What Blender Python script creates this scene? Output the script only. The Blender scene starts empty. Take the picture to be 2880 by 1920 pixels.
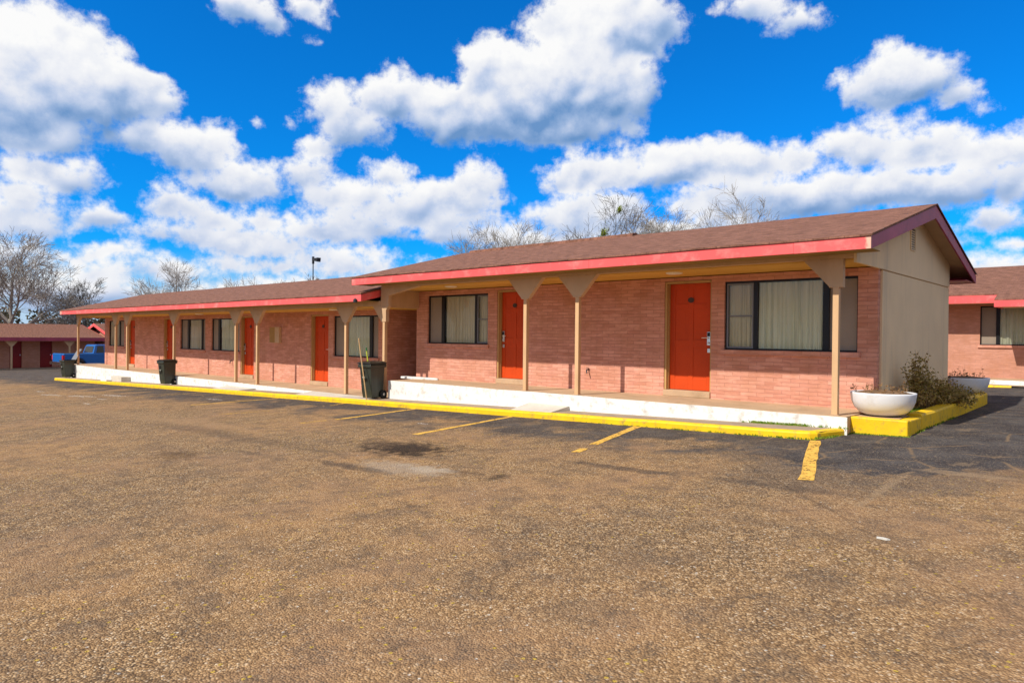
import bpy, math, random
from mathutils import Vector, Matrix
R = math.radians
C = bpy.context.scene.collection
random.seed(7)
sin, cos, pi = math.sin, math.cos, math.pi

# ------------------------------------------------------------------ helpers
class MB:
    """collects raw geometry, then links it as one mesh object"""
    def __init__(s): s.v = []; s.f = []
    def quad(s, *p):
        n = len(s.v); s.v += [tuple(q) for q in p]; s.f.append(tuple(range(n, n+len(p))))
    def box(s, x0, x1, y0, y1, z0, z1):
        n = len(s.v)
        s.v += [(x,y,z) for z in (z0,z1) for y in (y0,y1) for x in (x0,x1)]
        for f in ((0,2,3,1),(4,5,7,6),(0,1,5,4),(2,6,7,3),(0,4,6,2),(1,3,7,5)): s.f.append(tuple(n+i for i in f))
        return s
    def prism(s, poly, axis, a, b):
        """poly of (u,v); axis 'y': (u,v)->(x,z); 'x': ->(y,z); 'z': ->(x,y)"""
        def P(u, v, w): return {'y':(u,w,v), 'x':(w,u,v), 'z':(u,v,w)}[axis]
        n = len(s.v); m = len(poly)
        s.v += [P(u,v,a) for u,v in poly] + [P(u,v,b) for u,v in poly]
        s.f.append(tuple(n+i for i in range(m))); s.f.append(tuple(n+m+i for i in reversed(range(m))))
        for i in range(m): j=(i+1)%m; s.f.append((n+i, n+m+i, n+m+j, n+j))
        return s
    def tube(s, pts, rad, n=6, cap=True):
        """pts list of Vector; rad list"""
        base = len(s.v); k = len(pts)
        for i,p in enumerate(pts):
            d = (pts[min(i+1,k-1)] - pts[max(i-1,0)])
            if d.length < 1e-9: d = Vector((0,0,1))
            d.normalize()
            a = d.cross(Vector((0,0,1)) if abs(d.z)<.9 else Vector((1,0,0))).normalized(); b = d.cross(a)
            for j in range(n):
                t = 2*pi*j/n
                s.v.append(tuple(p + (a*cos(t)+b*sin(t))*rad[i]))
        for i in range(k-1):
            for j in range(n):
                a0=base+i*n+j; a1=base+i*n+(j+1)%n
                s.f.append((a0,a1,a1+n,a0+n))
        if cap:
            s.f.append(tuple(base+j for j in reversed(range(n)))); s.f.append(tuple(base+(k-1)*n+j for j in range(n)))
        return s
    def lathe(s, prof, c, n=40, close=True):
        base=len(s.v); k=len(prof)
        for r,z in prof:
            for j in range(n):
                t=2*pi*j/n; s.v.append((c[0]+r*cos(t), c[1]+r*sin(t), c[2]+z))
        for i in range(k-1):
            for j in range(n):
                a0=base+i*n+j; a1=base+i*n+(j+1)%n
                s.f.append((a0,a1,a1+n,a0+n))
        if close:
            s.f.append(tuple(base+j for j in reversed(range(n)))); s.f.append(tuple(base+(k-1)*n+j for j in range(n)))
        return s
    def build(s, name, m, parent=None, smooth=False, label=None, bevel=0, fix=True):
        me = bpy.data.meshes.new(name); me.from_pydata(s.v, [], s.f); me.update()
        if fix:
            import bmesh
            bm = bmesh.new(); bm.from_mesh(me); bmesh.ops.recalc_face_normals(bm, faces=bm.faces[:]); bm.to_mesh(me); bm.free()
        if smooth:
            for p in me.polygons: p.use_smooth = True
        me.materials.append(m)
        o = bpy.data.objects.new(name, me); C.objects.link(o)
        if parent is not None: attach(o, parent)
        if label: o['label'] = label
        if bevel:
            b = o.modifiers.new('bevel','BEVEL'); b.width = bevel; b.segments = 2; b.limit_method='ANGLE'; b.angle_limit=R(40)
        return o

def world_of(o):
    m = o.matrix_parent_inverse @ Matrix.LocRotScale(o.location, o.rotation_euler, o.scale) if o.parent else Matrix.LocRotScale(o.location, o.rotation_euler, o.scale)
    return world_of(o.parent) @ m if o.parent else m
def attach(o, parent):
    o.parent = parent; o.matrix_parent_inverse = world_of(parent).inverted()

def tag(o, label=None, cat=None, group=None, kind=None):
    if label: o['label']=label
    if cat: o['category']=cat
    if group: o['group']=group
    if kind: o['kind']=kind
    return o
def thing(name, label, cat, loc=(0,0,0), rz=0, group=None):
    e = bpy.data.objects.new(name, None); e.empty_display_size=.3; C.objects.link(e)
    e.location=loc; e.rotation_euler=(0,0,rz)
    return tag(e, label, cat, group)
def copy_tree(o, parent=None):
    c = o.copy(); C.objects.link(c)
    if parent: c.parent = parent
    for ch in list(o.children): copy_tree(ch, c)
    return c
def struct(o): o['kind']='structure'; return o

def gz(x, y):
    """height of the lot: falls gently to the left, rises gently towards the motel"""
    xx = max(-75, min(25, x)); yy = max(-25, min(12, y))
    return -1.617 + .0262*xx + .03*yy
def sz(x): return -1.2 + .0262*max(-75, min(25, x))          # level of the strip behind the kerb

# ------------------------------------------------------------------ materials
class NT:
    def __init__(s, name):
        s.m = bpy.data.materials.new(name); s.m.use_nodes = True
        s.t = s.m.node_tree; s.b = s.t.nodes['Principled BSDF']; s.out = s.t.nodes['Material Output']
    def n(s, typ, **k):
        nd = s.t.nodes.new(typ)
        for a,v in k.items():
            if a.startswith('i_'):
                key = a[2:]; key = int(key) if key.isdigit() else key.replace('_',' ')
                nd.inputs[key].default_value = v
            else: setattr(nd, a, v)
        return nd
    def l(s, a, b): s.t.links.new(a, b)
    def math(s, op, a, b=None, c=None, clamp=False):
        nd = s.n('ShaderNodeMath', operation=op, use_clamp=clamp)
        for i,v in enumerate((a,b,c)):
            if v is None: continue
            if isinstance(v,(int,float)): nd.inputs[i].default_value=v
            else: s.l(v, nd.inputs[i])
        return nd.outputs[0]
    def mix(s, fac, a, b, typ='MIX'):
        nd = s.n('ShaderNodeMix', data_type='RGBA', blend_type=typ)
        for k,v in ((0,fac),(6,a),(7,b)):
            if isinstance(v,(int,float)): nd.inputs[k].default_value=v
            elif isinstance(v,tuple): nd.inputs[k].default_value=(*v[:3],1)
            else: s.l(v, nd.inputs[k])
        return nd.outputs[2]
    def ramp(s, v, stops, interp='LINEAR'):
        nd = s.n('ShaderNodeValToRGB'); cr = nd.color_ramp; cr.interpolation=interp
        while len(cr.elements) < len(stops): cr.elements.new(.5)
        for e,(p,c) in zip(cr.elements, stops):
            e.position=p; e.color=(c,c,c,1) if isinstance(c,(int,float)) else (*c,1)
        s.l(v, nd.inputs[0]); return nd.outputs[0]
    def pos(s):
        return s.n('ShaderNodeNewGeometry').outputs['Position']
    def mapping(s, vec, scale=(1,1,1), loc=(0,0,0), rot=(0,0,0)):
        nd = s.n('ShaderNodeMapping'); nd.inputs['Scale'].default_value=scale; nd.inputs['Location'].default_value=loc; nd.inputs['Rotation'].default_value=rot
        s.l(vec, nd.inputs[0]); return nd.outputs[0]
    dim = '3D'
    def noise(s, vec, scale, detail=4, rough=.5, dist=0):
        nd = s.n('ShaderNodeTexNoise', noise_dimensions=s.dim); nd.inputs['Scale'].default_value=scale; nd.inputs['Detail'].default_value=detail
        nd.inputs['Roughness'].default_value=rough; nd.inputs['Distortion'].default_value=dist
        s.l(vec, nd.inputs['Vector']); return nd.outputs['Fac']
    def ncol(s, vec, scale, detail=4):
        nd = s.n('ShaderNodeTexNoise', noise_dimensions=s.dim); nd.inputs['Scale'].default_value=scale; nd.inputs['Detail'].default_value=detail
        s.l(vec, nd.inputs['Vector']); return nd.outputs['Color']
    def voro(s, vec, scale, feat='F1', rnd=1):
        nd = s.n('ShaderNodeTexVoronoi', feature=feat, voronoi_dimensions=s.dim); nd.inputs['Scale'].default_value=scale; nd.inputs['Randomness'].default_value=rnd
        s.l(vec, nd.inputs['Vector']); return nd
    def sep(s, vec):
        nd = s.n('ShaderNodeSeparateXYZ'); s.l(vec, nd.inputs[0]); return nd.outputs
    def comb(s, x, y, z=0):
        nd = s.n('ShaderNodeCombineXYZ')
        for i,v in enumerate((x,y,z)):
            if isinstance(v,(int,float)): nd.inputs[i].default_value=v
            else: s.l(v, nd.inputs[i])
        return nd.outputs[0]
    def bump(s, h, strength=.4, dist=.01, normal=None):
        nd = s.n('ShaderNodeBump'); nd.inputs['Strength'].default_value=strength; nd.inputs['Distance'].default_value=dist
        s.l(h, nd.inputs['Height'])
        if normal is not None: s.l(normal, nd.inputs['Normal'])
        s.l(nd.outputs[0], s.b.inputs['Normal']); return nd.outputs[0]
    def set(s, col=None, rough=None, metal=None, spec=None):
        for k,v in (('Base Color',col),('Roughness',rough),('Metallic',metal),('Specular IOR Level',spec)):
            if v is None: continue
            if isinstance(v,tuple): s.b.inputs[k].default_value=(*v[:3],1)
            elif isinstance(v,(int,float)): s.b.inputs[k].default_value=v
            else: s.l(v, s.b.inputs[k])
        return s.m

def paint(name, col, rough=.6, var=.18, scale=1.5, dirt=None, dirt_amt=.5, dirt_scale=5, streak=False, bump=.15, spec=.3):
    N = NT(name); p = N.pos()
    a = N.noise(p, scale, 5, .6)
    c = N.mix(N.ramp(a, [(.3,0),(.7,1)]), tuple(x*(1-var) for x in col), tuple(min(1,x*(1+var)) for x in col))
    b = N.noise(N.mapping(p, (1,1,.12)) if streak else p, dirt_scale, 6, .65)
    if dirt: c = N.mix(N.math('MULTIPLY', N.ramp(b, [(.52,0),(.72,1)]), dirt_amt), c, dirt)
    N.bump(N.noise(p, 60, 3), bump, .004)
    return N.set(c, rough, spec=spec)

def coral():
    m = paint('coral_paint', (.92,.125,.125), .5, .12, .9, (.95,.30,.27), .7, 3.2)
    N = NT.__new__(NT); N.m=m; N.t=m.node_tree; N.b=N.t.nodes['Principled BSDF']
    p=N.pos(); x,y,z=N.sep(p); src=N.b.inputs['Base Color'].links[0].from_socket
    n=N.noise(p, 7, 5, .7)
    e=N.math('MAXIMUM', N.ramp(N.math('ADD', N.math('MULTIPLY_ADD', x, 5.0, 14.75), n),[(.75,0),(1.0,1)]), N.ramp(N.math('ADD', N.math('MULTIPLY_ADD', x, -.9, -34.6), n),[(.72,0),(1.0,1)]))
    c=N.mix(N.math('MULTIPLY', N.math('MULTIPLY', e, .7), N.math('LESS_THAN', y, 12)), src, (.80,.62,.45))
    s=N.noise(N.mapping(p,(1,1,5)), 2.4, 6, .7); c=N.mix(N.math('MULTIPLY', N.ramp(s,[(.62,0),(.72,1)]), .5), c, (.55,.09,.09))
    N.l(c, N.b.inputs['Base Color']); return m
# brick: courses follow the wall whichever way it runs
def brick_mat(name, c1, c2, mortar, low=None):
    N = NT(name); p = N.pos(); x,y,z = N.sep(p)
    u = N.comb(N.math('ADD', x, y), z)
    def br(a, b, m):
        nd = N.n('ShaderNodeTexBrick', offset=.5, squash=1)
        nd.inputs['Scale'].default_value=1; nd.inputs['Brick Width'].default_value=.30; nd.inputs['Row Height'].default_value=.068
        nd.inputs['Mortar Size'].default_value=.005; nd.inputs['Mortar Smooth'].default_value=.25; nd.inputs['Bias'].default_value=0
        nd.inputs['Color1'].default_value=(*a,1); nd.inputs['Color2'].default_value=(*b,1); nd.inputs['Mortar'].default_value=(*m,1)
        N.l(u, nd.inputs['Vector']); return nd
    b = br(c1, c2, mortar)
    st = N.noise(N.mapping(u, (2.2,14,1)), 1.6, 5, .65)
    c = N.mix(N.ramp(st, [(.5,0),(.75,.65)]), b.outputs['Color'], tuple(min(1,v*1.45) for v in c2))
    st2 = N.noise(N.mapping(u, (3.1,15,1), (5,3,0)), 1.6, 4, .6)
    c = N.mix(N.ramp(st2, [(.58,0),(.74,.45)]), c, tuple(v*.62 for v in c1))
    big = N.noise(p, .7, 5, .6)
    c = N.mix(N.ramp(big, [(.35,0),(.75,.28)]), c, tuple(v*.75 for v in c1))
    # red-brown blotches scattered over all the courses
    c = N.mix(N.math('MULTIPLY', N.ramp(N.noise(p, 2.3, 5, .6), [(.42,0),(.62,1)]), .3), c, (.40,.17,.075))
    h = N.math('ADD', N.math('MULTIPLY', b.outputs['Fac'], -1.0), N.math('MULTIPLY', N.noise(p, 35, 4), .5))
    N.bump(h, .5, .006)
    return N.set(c, .85, spec=.2)

M = {}
M['brick'] = brick_mat('brick', (.59,.262,.185), (.75,.375,.275), (.46,.21,.155))
M['brick_far'] = brick_mat('brick_far', (.52,.25,.175), (.58,.29,.21), (.47,.25,.18))
M['coral'] = coral()
M['coral_shade'] = paint('coral_shade_paint', (.38,.060,.105), .5, .2, 1.2, (.22,.04,.07), .7, 4)  # coral paint again, darkened and purpled for boards on the shaded sides
M['tan'] = paint('tan_paint', (.60,.40,.235), .6, .08, 2, (.42,.27,.15), .5, 3, True)
M['tan_post'] = paint('tan_post_paint', (.66,.42,.225), .5, .07, 2, (.44,.27,.14), .5, 6, True)
M['tan_ceiling'] = paint('tan_ceiling_paint', (.72,.43,.09), .7, .08, .8, (.55,.30,.06), .35, 1.4)
M['stucco'] = paint('stucco_panel', (.88,.67,.41), .8, .07, .8, (.52,.42,.30), .6, 1.8, True, bump=.3)
M['door'] = paint('door_paint', (.60,.066,.010), .5, .10, 1.5, (.36,.028,.003), .5, 3, True, bump=.05, spec=.2)
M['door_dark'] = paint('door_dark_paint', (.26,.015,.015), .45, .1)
M['soffit'] = paint('soffit_shade_paint', (.30,.19,.05), .7, .15, 1.5)  # tan paint darkened, shade under the eaves put into its colour
M['jamb'] = paint('jamb_paint', (.52,.33,.13), .55, .1, 2, (.3,.2,.1), .5, 5, True)
M['white'] = paint('white_paint', (.80,.80,.77), .6, .06, 2, (.40,.33,.25), .8, 5.5, bump=.6)
M['yellow'] = paint('yellow_paint', (.88,.55,.010), .55, .10, 3, (.36,.25,.07), .85, 9, bump=.7)
M['black'] = paint('black_frame', (.012,.012,.014), .4, .2, 3)
M['grey_metal'] = paint('grey_aluminium', (.20,.21,.23), .4, .1, 3)
M['steel'] = NT('brushed_steel').set((.75,.74,.72), .28, 1.0)
M['dark_metal'] = paint('dark_metal', (.035,.04,.05), .5, .2, 4)
M['panel'] = paint('blind_panel', (.30,.245,.19), .45, .10, 1.3, (.22,.18,.14), .5, 2, True)
M['concrete'] = paint('walkway_concrete', (.50,.345,.215), .85, .13, 1.6, (.33,.215,.12), .6, 2.6, bump=.4)
M['strip'] = paint('strip_concrete', (.36,.27,.19), .9, .16, 1.8, (.22,.16,.10), .7, 4, bump=.5)
M['ramp'] = paint('pale_concrete', (.60,.55,.47), .85, .10, 3, (.42,.36,.28), .5, 6, bump=.4)
M['bin'] = paint('bin_plastic', (.028,.034,.024), .42, .2, 2, (.07,.075,.055), .6, 5, True, spec=.5)
M['bin_lid'] = paint('bin_lid_plastic', (.02,.022,.02), .35, .2, 3, spec=.5)
M['rubber'] = paint('black_rubber', (.015,.015,.015), .8, .2, 3)
M['wood'] = paint('wood_handle', (.55,.36,.17), .6, .15, 8)
M['lime'] = paint('lime_handle', (.55,.62,.05), .4, .1, 8)
M['green'] = paint('green_plastic', (.03,.16,.04), .4, .1, 8)
M['soil'] = paint('planter_soil', (.20,.12,.065), .95, .4, 14, (.07,.045,.025), .8, 20, bump=.8)
M['bed'] = paint('bed_ground', (.20,.15,.09), .95, .3, 6, (.09,.08,.05), .8, 9, bump=.8)
M['bowl'] = paint('white_bowl_paint', (.78,.79,.82), .45, .04, 2, (.50,.43,.33), .45, 4, bump=.1, spec=.4)
M['truck_blue'] = paint('blue_car_paint', (.004,.12,.42), .25, .1, 1, spec=.6)
M['chrome'] = NT('chrome').set((.7,.7,.72), .2, 1.0)
M['silver'] = paint('silver_trim', (.50,.48,.44), .4, .1, 3)
M['red_lens'] = paint('red_lens', (.55,.02,.03), .3, .1, 3)
M['lamp'] = paint('lamp_glass', (.85,.80,.70), .4, .05, 3)
M['room_dark_paint'] = paint('painted_room_dark', (.02,.018,.015), .9, .1, 3)
M['bronze'] = paint('bronze_plaque', (.07,.035,.012), .4, .2, 30)
M['sign_white'] = paint('sticker_white', (.7,.7,.66), .6, .1, 30)
M['box'] = paint('utility_box_paint', (.62,.44,.27), .55, .06, 3)
M['box_dark'] = paint('utility_box_side', (.42,.27,.10), .6, .1, 3)
M['paper'] = paint('litter_paper', (.60,.58,.52), .8, .05, 30)

def curtain_mat(name, c):
    N = NT(name); p = N.pos(); x,y,z = N.sep(p)
    a = N.noise(N.mapping(p, (9,1,.25)), 1.3, 4, .6)
    col = N.mix(a, tuple(v*.86 for v in c), tuple(min(1,v*1.3) for v in c))
    st = N.noise(N.mapping(p, (16,1,.5)), 1.0, 5, .7)
    col = N.mix(N.math('MULTIPLY', N.ramp(st, [(.50,0),(.64,1)]), .38), col, tuple(v*.38 for v in (c[0]*.9,c[1],c[2]*.8)))  # dark vertical streaks paint in the shade of the folds
    return N.set(col, .9, spec=.1)
M['curtain'] = curtain_mat('curtain_cloth', (.98,.98,.66))
M['curtain_grey'] = curtain_mat('curtain_grey_cloth', (.72,.64,.46))
M['curtain_white'] = curtain_mat('curtain_white_cloth', (.86,.76,.62))

def glass_mat():
    N = NT('window_glass'); t = N.t
    tr = N.n('ShaderNodeBsdfTransparent'); tr.inputs[0].default_value=(.98,1,.96,1)
    gl = N.n('ShaderNodeBsdfGlossy'); gl.inputs['Roughness'].default_value=.03; gl.inputs[0].default_value=(1,1,1,1)
    lw = N.n('ShaderNodeFresnel'); lw.inputs[0].default_value=1.45
    f = N.math('MULTIPLY', lw.outputs[0], .75, clamp=True)
    mx = N.n('ShaderNodeMixShader'); N.l(f, mx.inputs[0]); N.l(tr.outputs[0], mx.inputs[1]); N.l(gl.outputs[0], mx.inputs[2])
    N.l(mx.outputs[0], N.out.inputs[0]); return N.m
M['glass'] = glass_mat()
def dark_glass():
    N = NT('tinted_glass'); return N.set((.01,.015,.02), .08, spec=.6)
M['dark_glass'] = dark_glass()

def shingle_mat(name, a, b):
    N = NT(name); p = N.pos(); x,y,z = N.sep(p)
    u = N.comb(x, N.math('MULTIPLY', y, 1.035))
    nd = N.n('ShaderNodeTexBrick', offset=.37, offset_frequency=2); N.l(u, nd.inputs['Vector'])
    for k,v in (('Scale',1),('Brick Width',.21),('Row Height',.14),('Mortar Size',.006),('Mortar Smooth',.6)): nd.inputs[k].default_value=v
    nd.inputs['Color1'].default_value=(*a,1); nd.inputs['Color2'].default_value=(*b,1); nd.inputs['Mortar'].default_value=(*[v*.30 for v in a],1)
    n1 = N.noise(N.mapping(u,(1.6,5,1)), 2.2, 6, .7)
    c = N.mix(N.ramp(n1, [(.38,0),(.62,1)]), N.mix(.6, nd.outputs[0], tuple(v*.50 for v in a)), N.mix(.45, nd.outputs[0], tuple(v*1.75 for v in b)))
    n2 = N.noise(p, 45, 3, .7)
    c = N.mix(N.ramp(n2, [(.3,.55),(.7,0)]), c, tuple(v*.55 for v in a))
    saw = N.math('FRACT', N.math('DIVIDE', N.math('MULTIPLY', y, 1.035), .14))
    N.bump(N.math('ADD', N.math('MULTIPLY', saw, -.6), N.math('ADD', N.math('MULTIPLY', nd.outputs['Fac'], -.5), N.math('MULTIPLY', n2, .5))), .8, .02)
    return N.set(c, .9, spec=.15)
M['shingle'] = shingle_mat('brown_shingles', (.205,.098,.066), (.305,.148,.104))
M['shingle_y'] = M['shingle']
M['drip'] = paint('drip_edge', (.10,.03,.03), .7, .2, 4)

def ground_mat():
    N = NT('parking_lot_asphalt'); N.dim='2D'; p = N.pos(); x,y,z = N.sep(p)
    flat = N.comb(x, y, 0)
    big = N.noise(flat, .28, 6, .62); mid = N.noise(flat, 1.7, 6, .65); warp = N.noise(flat, .9, 5, .6)
    v1 = N.voro(flat, 76); s1 = N.sep(v1.outputs['Color'])
    stone = N.ramp(s1[0], [(0,(.022,.018,.018)),(.24,(.085,.056,.038)),(.44,(.21,.130,.070)),(.66,(.38,.245,.13)),(.83,(.58,.40,.23)),(.95,(.70,.55,.38)),(1,(.85,.78,.68))])
    v2 = N.voro(N.mapping(flat,(1,1,1),(3.3,1.7,0)), 30); s2 = N.sep(v2.outputs['Color'])
    stone2 = N.ramp(s2[1], [(0,(.07,.046,.030)),(.25,(.20,.122,.062)),(.7,(.38,.235,.115)),(1,(.60,.43,.26))])
    c = N.mix(.30, stone, stone2)
    c = N.mix(.22, c, (.24,.155,.088))
    gap = N.ramp(v1.outputs['Distance'], [(.30,0),(.62,1)])
    c = N.mix(N.math('MULTIPLY', gap, .5), c, (.07,.045,.028))
    # broad tone changes: sandy against greyer, worn against dark
    c = N.mix(N.ramp(big, [(.40,0),(.66,.45)]), c, (.40,.235,.11))
    c = N.mix(N.ramp(mid, [(.46,0),(.68,.45)]), c, (.15,.105,.075))
    c = N.mix(N.ramp(N.noise(flat, .55, 5, .6), [(.5,0),(.72,.42)]), c, (.24,.155,.11))
    clump = N.noise(N.mapping(flat,(1,1,1),(5,9,0)), 3.4, 6, .72)
    c = N.mix(N.math('MULTIPLY', N.ramp(clump, [(.48,0),(.60,1)]), N.math('MULTIPLY_ADD', s1[2], .62, .02)), c, (.075,.062,.056))
    c = N.mix(1.0, c, (1.20,1.16,1.06), 'MULTIPLY')
    # flecks of yellow paint and pale chips
    v3 = N.voro(flat, 21); s3 = N.sep(v3.outputs['Color'])
    yf = N.math('MULTIPLY', N.math('GREATER_THAN', s3[0], .955), N.math('LESS_THAN', v3.outputs['Distance'], .24))
    yf = N.math('MULTIPLY', yf, N.math('GREATER_THAN', N.noise(flat, .35, 3), .50))
    c = N.mix(N.math('MULTIPLY', yf, .85), c, (.48,.33,.06))
    v4 = N.voro(N.mapping(flat,(1,1,1),(7,2,0)), 15); s4 = N.sep(v4.outputs['Color'])
    wf = N.math('MULTIPLY', N.math('GREATER_THAN', s4[0], .972), N.math('LESS_THAN', v4.outputs['Distance'], .12))
    c = N.mix(wf, c, (.60,.54,.46))
    # dark sealed band along the stalls and the dark lane on the right
    w = N.math('MULTIPLY', N.math('SUBTRACT', warp, .5), 2.6)
    w2 = N.math('MULTIPLY', N.math('SUBTRACT', N.noise(flat, 4.5, 5, .7), .5), 1.3)
    yy = N.math('ADD', N.math('ADD', y, w), w2)
    def sstep(v, a, b):
        nd = N.n('ShaderNodeMapRange', interpolation_type='SMOOTHSTEP'); nd.inputs[1].default_value=a; nd.inputs[2].default_value=b
        N.l(v, nd.inputs[0]); return nd.outputs[0]
    band = N.math('MULTIPLY', sstep(yy, 7.7, 8.9), sstep(N.noise(flat, .75, 4), .34, .50))
    band = N.math('MAXIMUM', band, sstep(yy, 9.0, 9.5))
    # lane edge runs from (-3.4, 9) to (-.7, 6.9)
    edge = N.math('ADD', 8.0, N.math('MULTIPLY', sstep(x, -2.1, -.8), 1.25))
    edge = N.math('SUBTRACT', edge, N.math('MULTIPLY', sstep(x, -3.0, -3.6), -.6))
    ln = N.math('ADD', N.math('SUBTRACT', y, edge), N.math('MULTIPLY', w2, 1.0))
    rt = sstep(N.math('ADD', x, N.math('MULTIPLY', w2, .25)), -3.7, -3.3)
    lane = N.math('MULTIPLY', N.math('MAXIMUM', N.math('MULTIPLY', sstep(ln, -.25, .35), .93), N.math('MULTIPLY', sstep(N.math('ADD', ln, N.math('MULTIPLY', w, .9)), -1.5, -.5), .42)), rt)
    dk = N.math('MAXIMUM', N.math('MULTIPLY', band, .86), lane)
    asph = N.mix(N.ramp(mid, [(.4,0),(.65,1)]), (.042,.042,.048), (.088,.083,.084))
    asph = N.mix(N.math('MULTIPLY', N.math('GREATER_THAN', s1[1], .90), .7), asph, (.22,.18,.14))
    # tan streaks and cracks in the sealed surface
    cr = N.voro(N.mix(.10, flat, N.ncol(flat, 2.0)), 1.1, 'DISTANCE_TO_EDGE')
    crk = N.math('MULTIPLY', sstep(cr.outputs[0], .035, .005), sstep(N.noise(flat, 2.5, 3), .42, .6))
    asph = N.mix(N.math('MULTIPLY', crk, .75), asph, (.24,.165,.10))
    asph = N.mix(N.math('MULTIPLY', sstep(N.noise(N.mapping(flat,(1.2,.9,1)), 1.5, 6, .75), .60, .68), .55), asph, (.24,.175,.115))
    c = N.mix(dk, c, asph)
    # stains and worn patches (cx, cy, rx, ry, colour, strength)
    for cx,cy,rx,ry,col,st in ((-7.8,6.32,.72,.58,(.020,.015,.012),.92),(-8.3,6.5,.8,.40,(.05,.036,.028),.6),(-6.75,5.5,.75,.30,(.40,.32,.24),.55),(-6.5,5.6,.45,.16,(.52,.45,.36),.35),(-5.42,5.72,.12,.18,(.04,.03,.024),.7),(-5.85,5.7,.3,.12,(.07,.05,.04),.5),
                               (-7.6,5.12,.75,.10,(.06,.048,.042),.6),(-10.4,4.2,.55,.22,(.075,.045,.026),.55),(-9.6,4.9,.9,.12,(.10,.075,.058),.4),(-1.9,7.5,.05,.8,(.36,.25,.15),.5),(-1.45,8.6,.5,.10,(.34,.24,.15),.5),
                               (-3.0,7.0,1.0,.14,(.06,.05,.046),.5),(-4.6,6.9,.9,.10,(.06,.05,.046),.6),(-17.5,5.9,3.0,.35,(.34,.22,.12),.45),(-14.5,6.2,2.0,.35,(.36,.23,.125),.4),(-12,5.6,3,.25,(.09,.066,.05),.35)):
        d = N.n('ShaderNodeVectorMath', operation='SUBTRACT'); N.l(flat, d.inputs[0]); d.inputs[1].default_value=(cx,cy,0)
        e = N.n('ShaderNodeVectorMath', operation='DIVIDE'); N.l(d.outputs[0], e.inputs[0]); e.inputs[1].default_value=(rx,ry,1)
        L = N.n('ShaderNodeVectorMath', operation='LENGTH'); N.l(e.outputs[0], L.inputs[0])
        r = N.math('ADD', L.outputs['Value'], N.math('MULTIPLY', N.math('ADD', w, N.math('MULTIPLY', w2, 2.2)), .8))
        c = N.mix(N.math('MULTIPLY', N.math('MULTIPLY', sstep(r, 1.35, .35), st), N.math('MULTIPLY_ADD', s1[1], .6, .66), clamp=True), c, col)
    # long cracks across the open lot
    ck = N.voro(N.mix(.22, flat, N.ncol(flat, .8, 5)), .17, 'DISTANCE_TO_EDGE')
    c = N.mix(N.math('MULTIPLY', sstep(ck.outputs[0], .0035, .001), .22), c, (.035,.026,.02))
    ck2 = N.voro(N.mix(.30, flat, N.ncol(flat, 1.3, 6)), .55, 'DISTANCE_TO_EDGE')
    c = N.mix(N.math('MULTIPLY', N.math('MULTIPLY', sstep(ck2.outputs[0], .012, .003), sstep(N.noise(flat, .42, 3), .50, .60)), .3), c, (.05,.038,.03))
    # grass and dirt a long way out
    far = sstep(N.math('ABSOLUTE', x), 85, 100)
    c = N.mix(far, c, (.10,.095,.045))
    h = N.math('ADD', N.math('MULTIPLY', v1.outputs['Distance'], -1.0), N.math('MULTIPLY', v2.outputs['Distance'], -.6))
    b1 = N.n('ShaderNodeBump'); b1.inputs['Strength'].default_value=.85; b1.inputs['Distance'].default_value=.010; N.l(h, b1.inputs['Height'])
    N.bump(mid, .35, .03, b1.outputs[0])
    return N.set(c, .93, spec=.12)
M['ground'] = ground_mat()

def line_mat():
    N = NT('worn_line_paint'); N.dim='2D'; p = N.pos(); x,y,z=N.sep(p); flat=N.comb(x,y,0)
    a = N.noise(flat, 9, 6, .75); s1 = N.sep(N.voro(flat, 62).outputs['Color'])
    c = N.mix(N.ramp(a,[(.4,0),(.65,1)]), (.78,.47,.09), (.60,.34,.07))
    hole = N.math('ADD', N.math('MULTIPLY', s1[0], .35), a)
    hole = N.ramp(hole, [(.80,0),(.86,1)])
    tr = N.n('ShaderNodeBsdfTransparent'); mx = N.n('ShaderNodeMixShader')
    N.l(hole, mx.inputs[0]); N.l(N.b.outputs[0], mx.inputs[1]); N.l(tr.outputs[0], mx.inputs[2]); N.l(mx.outputs[0], N.out.inputs[0])
    N.set(c, .8, spec=.2); return N.m
M['line'] = line_mat()
def faint_line():
    m = M['line'].copy(); m.name='faint_line_paint'
    for n in m.node_tree.nodes:
        if n.type=='VALTORGB' and n.color_ramp.elements[0].position>.7:
            n.color_ramp.elements[0].position=.58; n.color_ramp.elements[1].position=.72
    return m
M['line_faint'] = faint_line()
def patch_mat():
    m = M['line'].copy(); m.name='spilled_white_paint'
    for n in m.node_tree.nodes:
        if n.type=='VALTORGB' and n.color_ramp.elements[0].position>.7:
            n.color_ramp.elements[0].position=.56; n.color_ramp.elements[1].position=.66
        if n.type=='MIX' and n.data_type=='RGBA':
            n.inputs[6].default_value=(.70,.62,.52,1); n.inputs[7].default_value=(.6,.5,.42,1)
    return m
M['patch'] = patch_mat()

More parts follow.
